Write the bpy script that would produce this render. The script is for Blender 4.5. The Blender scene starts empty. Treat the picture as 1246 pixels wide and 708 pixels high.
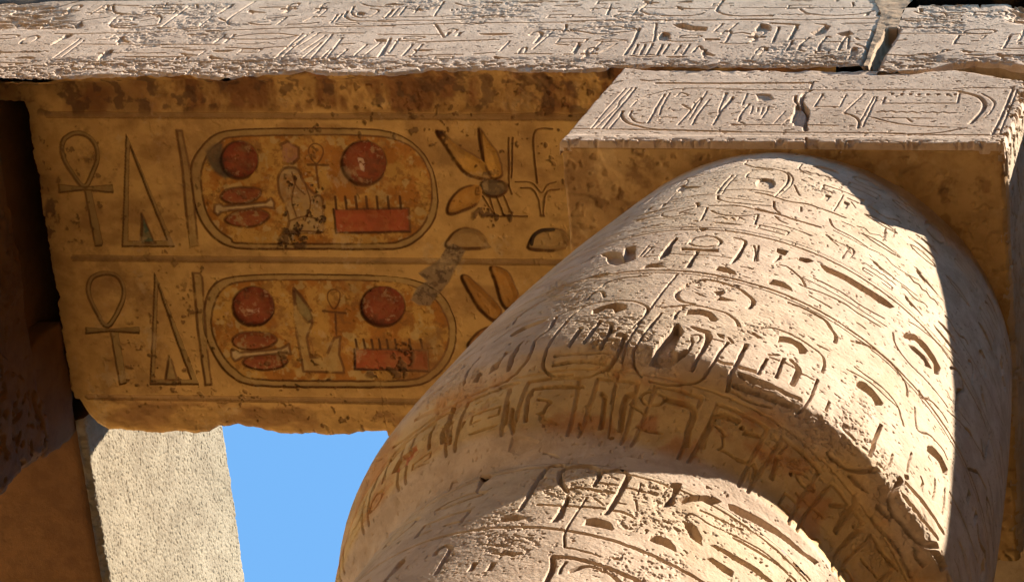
import bpy, math, random
import numpy as np
from mathutils import Matrix, Vector
C = bpy.context.scene.collection

# ------------------------------------------------------------------ camera
AZ, EL, RO = math.radians(-40.80), math.radians(61.77), math.radians(38.60)
FL = 3520.0                         # focal length in photo pixels (photo 1246 x 708)
_f = np.array([math.sin(AZ)*math.cos(EL), math.cos(AZ)*math.cos(EL), math.sin(EL)])
_r = np.array([math.cos(AZ), -math.sin(AZ), 0.0])
_u = np.cross(_r, _f)
_R = math.cos(RO)*_r + math.sin(RO)*_u
_U = -math.sin(RO)*_r + math.cos(RO)*_u
cd = bpy.data.cameras.new('camera'); cam = bpy.data.objects.new('camera', cd); C.objects.link(cam)
cam.matrix_world = Matrix(((_R[0], _U[0], -_f[0], 0), (_R[1], _U[1], -_f[1], 0), (_R[2], _U[2], -_f[2], 0), (0, 0, 0, 1)))
cd.sensor_width = 36.0; cd.lens = 36.0*FL/1246.0; cd.clip_end = 5000; cd.clip_start = 0.1
sc = bpy.context.scene
sc.camera = cam

# ------------------------------------------------------------------ sun and sky
SUN = Vector((0.65, -0.165, 1.0)).normalized()
sun_el = math.asin(SUN.z); sun_az = math.atan2(SUN.x, SUN.y)      # clockwise from +Y
w = bpy.data.worlds.new("World"); sc.world = w; w.use_nodes = True
nt = w.node_tree; bg = nt.nodes['Background']
sky = nt.nodes.new('ShaderNodeTexSky'); sky.sky_type = 'NISHITA'; sky.sun_disc = False
sky.sun_elevation = sun_el; sky.sun_rotation = sun_az
sky.air_density = 1.35; sky.dust_density = 0.0; sky.ozone_density = 9.0
tint = nt.nodes.new('ShaderNodeMix'); tint.data_type = 'RGBA'; tint.blend_type = 'MULTIPLY'; tint.inputs[0].default_value = 1
tint.inputs[7].default_value = (.92, 1.12, 1.0, 1); nt.links.new(sky.outputs[0], tint.inputs[6]); nt.links.new(tint.outputs[2], bg.inputs[0]); bg.inputs[1].default_value = 0.088
ld = bpy.data.lights.new('sun', 'SUN'); sun = bpy.data.objects.new('sun', ld); C.objects.link(sun)
ld.energy = 5.0; ld.angle = math.radians(0.5); ld.color = (1.0, 0.92, 0.79)
sun.rotation_euler = SUN.to_track_quat('Z', 'Y').to_euler()
sc.view_settings.view_transform = 'Standard'; sc.view_settings.look = 'None'
sc.view_settings.exposure = 1.85; sc.view_settings.gamma = 1; sc.view_settings.use_curve_mapping = False
sc.cycles.max_bounces = 6; sc.cycles.diffuse_bounces = 5; sc.cycles.use_denoising = True
sc.cycles.use_adaptive_sampling = True; sc.cycles.adaptive_threshold = 0.02

# ------------------------------------------------------------------ where things stand
YF, YB = 3.79, 5.66                 # front and rear plane of beams and abaci
ZA, ZS, ZT = 11.0, 12.04, 13.20     # abacus underside, beam underside, beam top
AX0, AX1 = -3.585, -1.715           # the near abacus
CX, CY = -2.645, 4.755              # the near column's axis
LX = -6.62                          # right face of the far left abacus
DX = LX - AX1                       # from the near column to the left one
GZ = -1.6                           # ground

def rays(m):
    m = np.atleast_2d(np.array(m, float))
    return _f + np.outer((m[:, 0]-623)/FL, _R) - np.outer((m[:, 1]-354)/FL, _U)
def on_front(m):  d = rays(m); P = d*(YF/d[:, 1:2]); return P[:, [0, 2]]
def on_soffit(m): d = rays(m); P = d*(ZS/d[:, 2:3]); return P[:, [0, 1]]

ZK = [0, .25, .5, .75, 1., 1.25, 1.5, 1.75, 2.0, 2.2, 2.4, 2.5, 2.57, 2.82, 2.9, 3.0, 3.2, 3.6, 4.5, 13]
RK = [.925, .96, .99, 1.02, 1.045, 1.067, 1.087, 1.103, 1.115, 1.122, 1.125, 1.118, 1.092, .938, .922, .917, .92, .93, .935, .99]
_dz = np.linspace(0, 13, 5201)
_rr = np.interp(_dz, ZK, RK)
_k = np.exp(-0.5*(np.arange(-30, 31)*.0025/.022)**2); _k /= _k.sum()
_rs = np.convolve(np.pad(_rr, 30, mode='edge'), _k, 'valid')
_ss = np.concatenate([[0], np.cumsum(np.hypot(np.diff(_dz), np.diff(_rs)))])
def prof_r(d): return np.interp(d, _dz, _rs)
def prof_s(d): return np.interp(d, _dz, _ss)
RREF = 1.05
def on_column(m):
    out = []
    t = np.linspace(6.2, 11.0, 2401)
    for d in rays(m):
        P = d[None]*t[:, None]/d[2]
        f = np.hypot(P[:, 0]-CX, P[:, 1]-CY) - prof_r(ZA-P[:, 2])
        i = np.where((f[:-1] > 0) & (f[1:] <= 0))[0]
        j = i[0] if len(i) else int(np.argmin(f))
        q = P[j]
        out.append((math.atan2(q[1]-CY, q[0]-CX)*RREF, prof_s(ZA-q[2])))
    o = np.array(out)
    o[o[:, 0] > 1.0, 0] -= 2*math.pi*RREF
    return o

# ------------------------------------------------------------------ noise
def vnoise(a, b, seed):
    rng = np.random.RandomState(seed); T = rng.rand(256, 256)
    ia = np.floor(a).astype(int); ib = np.floor(b).astype(int)
    fa = a-ia; fb = b-ib; fa = fa*fa*(3-2*fa); fb = fb*fb*(3-2*fb)
    i0 = ia & 255; i1 = (ia+1) & 255; j0 = ib & 255; j1 = (ib+1) & 255
    return (T[i0, j0]*(1-fa)+T[i1, j0]*fa)*(1-fb)+(T[i0, j1]*(1-fa)+T[i1, j1]*fa)*fb
def fbm(a, b, size, octs, seed, gain=.5):
    s = 0; amp = 1; tot = 0
    for k in range(octs):
        f = 2.03**k/size
        s = s+amp*vnoise(a*f+17.3*k, b*f+5.1*k, seed+k); tot += amp; amp *= gain
    return s/tot
def sstep(a, b, x):
    t = np.clip((x-a)/(b-a), 0, 1); return t*t*(3-2*t)

# ------------------------------------------------------------------ carving
class Relief:
    """cuts accumulated over a grid of surface coordinates A (columns) and B (rows), metres"""
    def __init__(s, A, B, seed=1, wob=.0016):
        s.A = A+(fbm(A, B, .03, 3, seed+50)-.5)*wob*4; s.B = B+(fbm(A, B, .03, 3, seed+60)-.5)*wob*4
        s.a1 = A.mean(0); s.b1 = B.mean(1); s.H = np.zeros_like(A); s.pig = {}
    def box(s, P, m):
        c = np.where((s.a1 > P[:, 0].min()-m) & (s.a1 < P[:, 0].max()+m))[0]
        r = np.where((s.b1 > P[:, 1].min()-m) & (s.b1 < P[:, 1].max()+m))[0]
        if len(c) == 0 or len(r) == 0: return None
        return slice(r[0], r[-1]+1), slice(c[0], c[-1]+1)
    def dist(s, P, sl):
        a = s.A[sl]; b = s.B[sl]; d = np.full(a.shape, 9e9)
        for (x0, y0), (x1, y1) in zip(P[:-1], P[1:]):
            dx, dy = x1-x0, y1-y0; L = dx*dx+dy*dy+1e-12
            t = np.clip(((a-x0)*dx+(b-y0)*dy)/L, 0, 1)
            d = np.minimum(d, (a-x0-t*dx)**2+(b-y0-t*dy)**2)
        return np.sqrt(d)
    def groove(s, P, wd, dep, edge=.004):
        P = np.array(P); sl = s.box(P, wd+.03)
        if sl is None: return
        d = s.dist(P, sl)
        s.H[sl] = np.maximum(s.H[sl], dep*sstep(wd/2+edge/2, wd/2-edge/2, d))
    def sd(s, P, sl):
        Q = np.vstack([P, P[:1]]); d = s.dist(Q, sl); a = s.A[sl]; b = s.B[sl]; ins = np.zeros(a.shape, bool)
        for (x0, y0), (x1, y1) in zip(Q[:-1], Q[1:]):
            if y0 == y1: continue
            ins ^= ((y0 > b) != (y1 > b)) & (a < (x1-x0)*(b-y0)/(y1-y0)+x0)
        return np.where(ins, d, -d)
    def fill(s, P, dep, edge=.004, dome=0.0, domew=.03):
        P = np.array(P); sl = s.box(P, .03)
        if sl is None: return
        d = s.sd(P, sl)
        h = dep*sstep(-edge/2, edge/2, d)*(1-dome*sstep(0.003, domew, d))
        s.H[sl] = np.maximum(s.H[sl], h)
    def mask(s, P, soft=.002):
        P = np.array(P); m = np.zeros_like(s.A); sl = s.box(P, .03)
        if sl is not None: m[sl] = sstep(-soft, soft, s.sd(P, sl))
        return m

def smooth(P, n=5, closed=False):
    P = [np.array(p, float) for p in P]
    if len(P) < 3: return np.array(P)
    Q = [P[-1]]+P+[P[0], P[1]] if closed else [2*P[0]-P[1]]+P+[2*P[-1]-P[-2]]
    out = []
    for i in range(1, len(Q)-2):
        for k in range(n):
            t = k/n; p0, p1, p2, p3 = Q[i-1], Q[i], Q[i+1], Q[i+2]
            out.append(.5*(2*p1+(p2-p0)*t+(2*p0-5*p1+4*p2-p3)*t*t+(3*p1-p0-3*p2+p3)*t**3))
    out.append(Q[-2]); return np.array(out)

def traced(text, conv, rel, dscale=1.0, wmin=.004, px=.0034, edge=.004):
    """@ x0 y0 scale = frame; g w d pts = groove (smoothed), l = straight groove, f d pts = filled sunk shape"""
    x0 = y0 = 0; s = 1
    for ln in text.strip().splitlines():
        t = ln.split()
        if not t: continue
        if t[0] == '@': x0, y0, s = map(float, t[1:4]); continue
        k = t[0]; nums = 2 if k in 'gl' else 1
        par = list(map(float, t[1:1+nums])); v = list(map(float, t[1+nums:]))
        P = [(x0+a/s, y0+b/s) for a, b in zip(v[::2], v[1::2])]
        if k == 'g': P = smooth(P)
        if k == 'e':                                     # e depth cx cy rx ry
            P = [(x0+(v[0]+v[2]*math.cos(q))/s, y0+(v[1]+v[3]*math.sin(q))/s) for q in np.linspace(0, 2*math.pi, 25)[:-1]]
        P = conv(P)
        if k in 'gl': rel.groove(P, max(wmin, par[0]/s*px), par[1]*.001*dscale, edge)
        else: rel.fill(P, par[0]*.001*dscale, edge)

# ------------------------------------------------------------------ materials
def stone(name, c1, c2, rough=.92, grain=.35, stain=(.3, .2, .12), stain_amt=.35, scale=1.0, pig=False, bump=.25, dots=0.0):
    m = bpy.data.materials.new(name); m.use_nodes = True; n = m.node_tree.nodes; L = m.node_tree.links
    b = n['Principled BSDF']; b.inputs['Roughness'].default_value = rough
    b.inputs['Specular IOR Level'].default_value = .18
    tc = n.new('ShaderNodeTexCoord')
    def noise(sc_, det, ro=.6):
        q = n.new('ShaderNodeTexNoise'); q.inputs['Scale'].default_value = sc_; q.inputs['Detail'].default_value = det
        q.inputs['Roughness'].default_value = ro; L.new(tc.outputs['Object'], q.inputs['Vector']); return q
    def mix(fac, a, bb, typ='MIX', f=None):
        x = n.new('ShaderNodeMix'); x.data_type = 'RGBA'; x.blend_type = typ
        if isinstance(fac, float): x.inputs[0].default_value = fac
        else: L.new(fac, x.inputs[0])
        for i, v in ((6, a), (7, bb)):
            if isinstance(v, tuple): x.inputs[i].default_value = (*v, 1)
            else: L.new(v, x.inputs[i])
        return x.outputs[2]
    def ramp(src, lo, hi, mx=1.0):
        r = n.new('ShaderNodeMapRange'); r.inputs[1].default_value = lo; r.inputs[2].default_value = hi; r.inputs[4].default_value = mx
        L.new(src, r.inputs[0]); return r.outputs[0]
    n1 = noise(1.7*scale, 5); n2 = noise(9*scale, 6, .65); n3 = noise(140*scale, 3, .7); n4 = noise(3.3*scale, 8, .7)
    col = mix(ramp(n1.outputs[0], .35, .65), c1, c2)
    if pig:
        at = n.new('ShaderNodeAttribute'); at.attribute_name = 'Pigment'
        ac = n.new('ShaderNodeSeparateColor'); L.new(at.outputs['Alpha'], ac.inputs[0]) if False else None
        col = mix(at.outputs['Alpha'], col, at.outputs['Color'])
    col = mix(ramp(n4.outputs[0], .52, .70, stain_amt), col, stain)
    col = mix(ramp(n2.outputs[0], .35, .7, .5), col, mix(.75, col, (1.0, .96, .9), 'MULTIPLY'), 'MIX')
    dk = mix(1.0, col, (.62, .56, .5), 'MULTIPLY')
    col = mix(ramp(n2.outputs[0], .55, .42, .42), col, dk)
    col = mix(ramp(n3.outputs[0], .6, .72, grain), col, dk)
    L.new(col, b.inputs['Base Color'])
    nb = noise(60*scale, 6, .72)
    bp = n.new('ShaderNodeBump'); bp.inputs['Strength'].default_value = bump; bp.inputs['Distance'].default_value = .01
    h = n.new('ShaderNodeMath'); h.operation = 'ADD'; L.new(nb.outputs[0], h.inputs[0])
    h2 = n.new('ShaderNodeMath'); h2.operation = 'MULTIPLY'; h2.inputs[1].default_value = .5; L.new(n3.outputs[0], h2.inputs[0])
    L.new(h2.outputs[0], h.inputs[1]); L.new(h.outputs[0], bp.inputs['Height']); L.new(bp.outputs[0], b.inputs['Normal'])
    return m
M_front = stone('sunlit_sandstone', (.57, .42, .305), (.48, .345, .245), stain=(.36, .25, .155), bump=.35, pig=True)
M_col = stone('column_sandstone', (.53, .395, .29), (.44, .32, .23), stain=(.40, .27, .17), stain_amt=.4, bump=.27, pig=True)
M_soff = stone('painted_sandstone', (.62, .37, .12), (.51, .295, .095), stain=(.27, .135, .05), stain_amt=.55, bump=.22, pig=True)
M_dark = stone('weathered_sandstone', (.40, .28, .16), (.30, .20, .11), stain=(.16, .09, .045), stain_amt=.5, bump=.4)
M_shade = stone('shade_darkened_sandstone', (.16, .075, .025), (.12, .055, .02), stain=(.08, .035, .015), stain_amt=.5, bump=.4)  # stone of the left end, darkened in its colour to stand for shade
M_mortar = stone('lime_mortar', (.38, .25, .15), (.32, .21, .125), stain=(.3, .22, .14), bump=.3)
M_render = stone('rough_cast_render', (.27, .22, .15), (.225, .18, .12), stain=(.22, .18, .12), stain_amt=.35, bump=.4)
M_ground = stone('sandy_ground', (.56, .39, .21), (.50, .345, .185), stain=(.42, .28, .15), bump=.2, scale=.3)

# ------------------------------------------------------------------ mesh builders
def tag(o, label=None, cat=None, group=None, kind=None):
    if label: o['label'] = label
    if cat: o['category'] = cat
    if group: o['group'] = group
    if kind or cat: o['kind'] = kind or 'thing'
    return o
def raw_mesh(name, V, F, mat, parent=None, pig=None):
    me = bpy.data.meshes.new(name)
    V = np.ascontiguousarray(V, np.float32); F = np.ascontiguousarray(F, np.int32)
    me.vertices.add(len(V)); me.vertices.foreach_set('co', V.ravel())
    me.loops.add(F.size); me.loops.foreach_set('vertex_index', F.ravel())
    me.polygons.add(len(F)); me.polygons.foreach_set('loop_start', np.arange(0, F.size, 4, dtype=np.int32))
    me.polygons.foreach_set('use_smooth', np.ones(len(F), bool))
    me.update(calc_edges=True)
    if pig is not None:
        at = me.color_attributes.new('Pigment', 'FLOAT_COLOR', 'POINT')
        at.data.foreach_set('color', np.ascontiguousarray(pig, np.float32).ravel())
    me.materials.append(mat)
    o = bpy.data.objects.new(name, me); C.objects.link(o)
    if parent: o.parent = parent
    return o
def grid_obj(name, P, mat, parent=None, pig=None, flip=False, labels=None, names=None):
    """P rows x cols x 3; labels: per face part number, each written as its own child mesh"""
    h, wd = P.shape[:2]; idx = np.arange(h*wd).reshape(h, wd)
    F = np.stack([idx[:-1, :-1], idx[:-1, 1:], idx[1:, 1:], idx[1:, :-1]], -1)
    if flip: F = F[..., ::-1]
    V = P.reshape(-1, 3); pg = None if pig is None else pig.reshape(-1, 4)
    if labels is None: return raw_mesh(name, V, F.reshape(-1, 4), mat, parent, pg)
    def sub(mask, nm, par):
        f = F[mask]; u, inv = np.unique(f, return_inverse=True)
        return raw_mesh(nm, V[u], inv.reshape(-1, 4), mat, par, None if pg is None else pg[u])
    base = sub(labels == 0, name, parent)
    for k, nm in names.items():
        mk = labels == k
        if mk.any():
            o = sub(mk, nm[0], base)
            if nm[1]: o['label'] = nm[1]
    return base
def box_mesh(name, x0, x1, y0, y1, z0, z1, mat, parent=None, seed=0, n=.05, amp=.008):
    """a closed block whose six faces are grids roughened by noise that vanishes at no edge: edges stay shared"""
    Vs = []; Fs = []; off = 0
    nx, ny, nz = [max(2, min(90, int((b-a)/n)+1)) for a, b in ((x0, x1), (y0, y1), (z0, z1))]
    X, Y, Z = np.linspace(x0, x1, nx), np.linspace(y0, y1, ny), np.linspace(z0, z1, nz)
    def add(G, flip):
        nonlocal off
        h, wd = G.shape[:2]; i = np.arange(h*wd).reshape(h, wd)+off
        F = np.stack([i[:-1, :-1], i[:-1, 1:], i[1:, 1:], i[1:, :-1]], -1).reshape(-1, 4)
        Fs.append(F[:, ::-1] if flip else F); Vs.append(G.reshape(-1, 3)); off += h*wd
    for z, fl in ((z0, True), (z1, False)):
        a, b = np.meshgrid(X, Y); add(np.stack([a, b, np.full_like(a, z)], -1), fl)
    for y, fl in ((y0, False), (y1, True)):
        a, b = np.meshgrid(X, Z); add(np.stack([a, np.full_like(a, y), b], -1), fl)
    for x, fl in ((x0, True), (x1, False)):
        a, b = np.meshgrid(Y, Z); add(np.stack([np.full_like(a, x), a, b], -1), fl)
    V = np.vstack(Vs); F = np.vstack(Fs)
    key = np.round(V*2e4).astype(np.int64); _, fi, inv = np.unique(key, axis=0, return_index=True, return_inverse=True)
    V = V[fi]; F = inv.ravel()[F]
    s = seed*3.1
    D = np.stack([fbm(V[:, 1]+V[:, 0]*.7+s, V[:, 2]+V[:, 0]*.4, .25, 5, 31+seed), fbm(V[:, 0]+V[:, 1]*.7+s, V[:, 2]-V[:, 1]*.3, .25, 5, 41+seed), fbm(V[:, 0]+V[:, 2]*.6, V[:, 1]+s-V[:, 2]*.5, .25, 5, 51+seed)], 1)-.5
    c = np.array([(x0+x1)/2, (y0+y1)/2, (z0+z1)/2]); h = np.array([(x1-x0)/2, (y1-y0)/2, (z1-z0)/2])
    e = np.sort(1-np.abs(V-c)/h, 1)                       # distance to second-nearest face: soften the arrises
    q = np.sort((h-np.abs(V-c)), 1)[:, 1]
    V = V-np.sign(V-c)*(np.abs(D)*amp*4)*sstep(.15, .0, q)[:, None]*(h-np.abs(V-c) < .02) + D*amp
    o = raw_mesh(name, V, F, mat, parent); 
    return o
def pigment(shape): return np.zeros(shape+(4,))
def paint(pg, mask, col, a=1.0):
    m = (mask*a)[..., None]; al = pg[..., 3:4]
    na = al+m*(1-al)
    pg[..., :3] = np.where(na > 1e-4, (pg[..., :3]*al*(1-m)+np.array(col)*m)/np.maximum(al*(1-m)+m, 1e-4), pg[..., :3])
    pg[..., 3:4] = na
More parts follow.
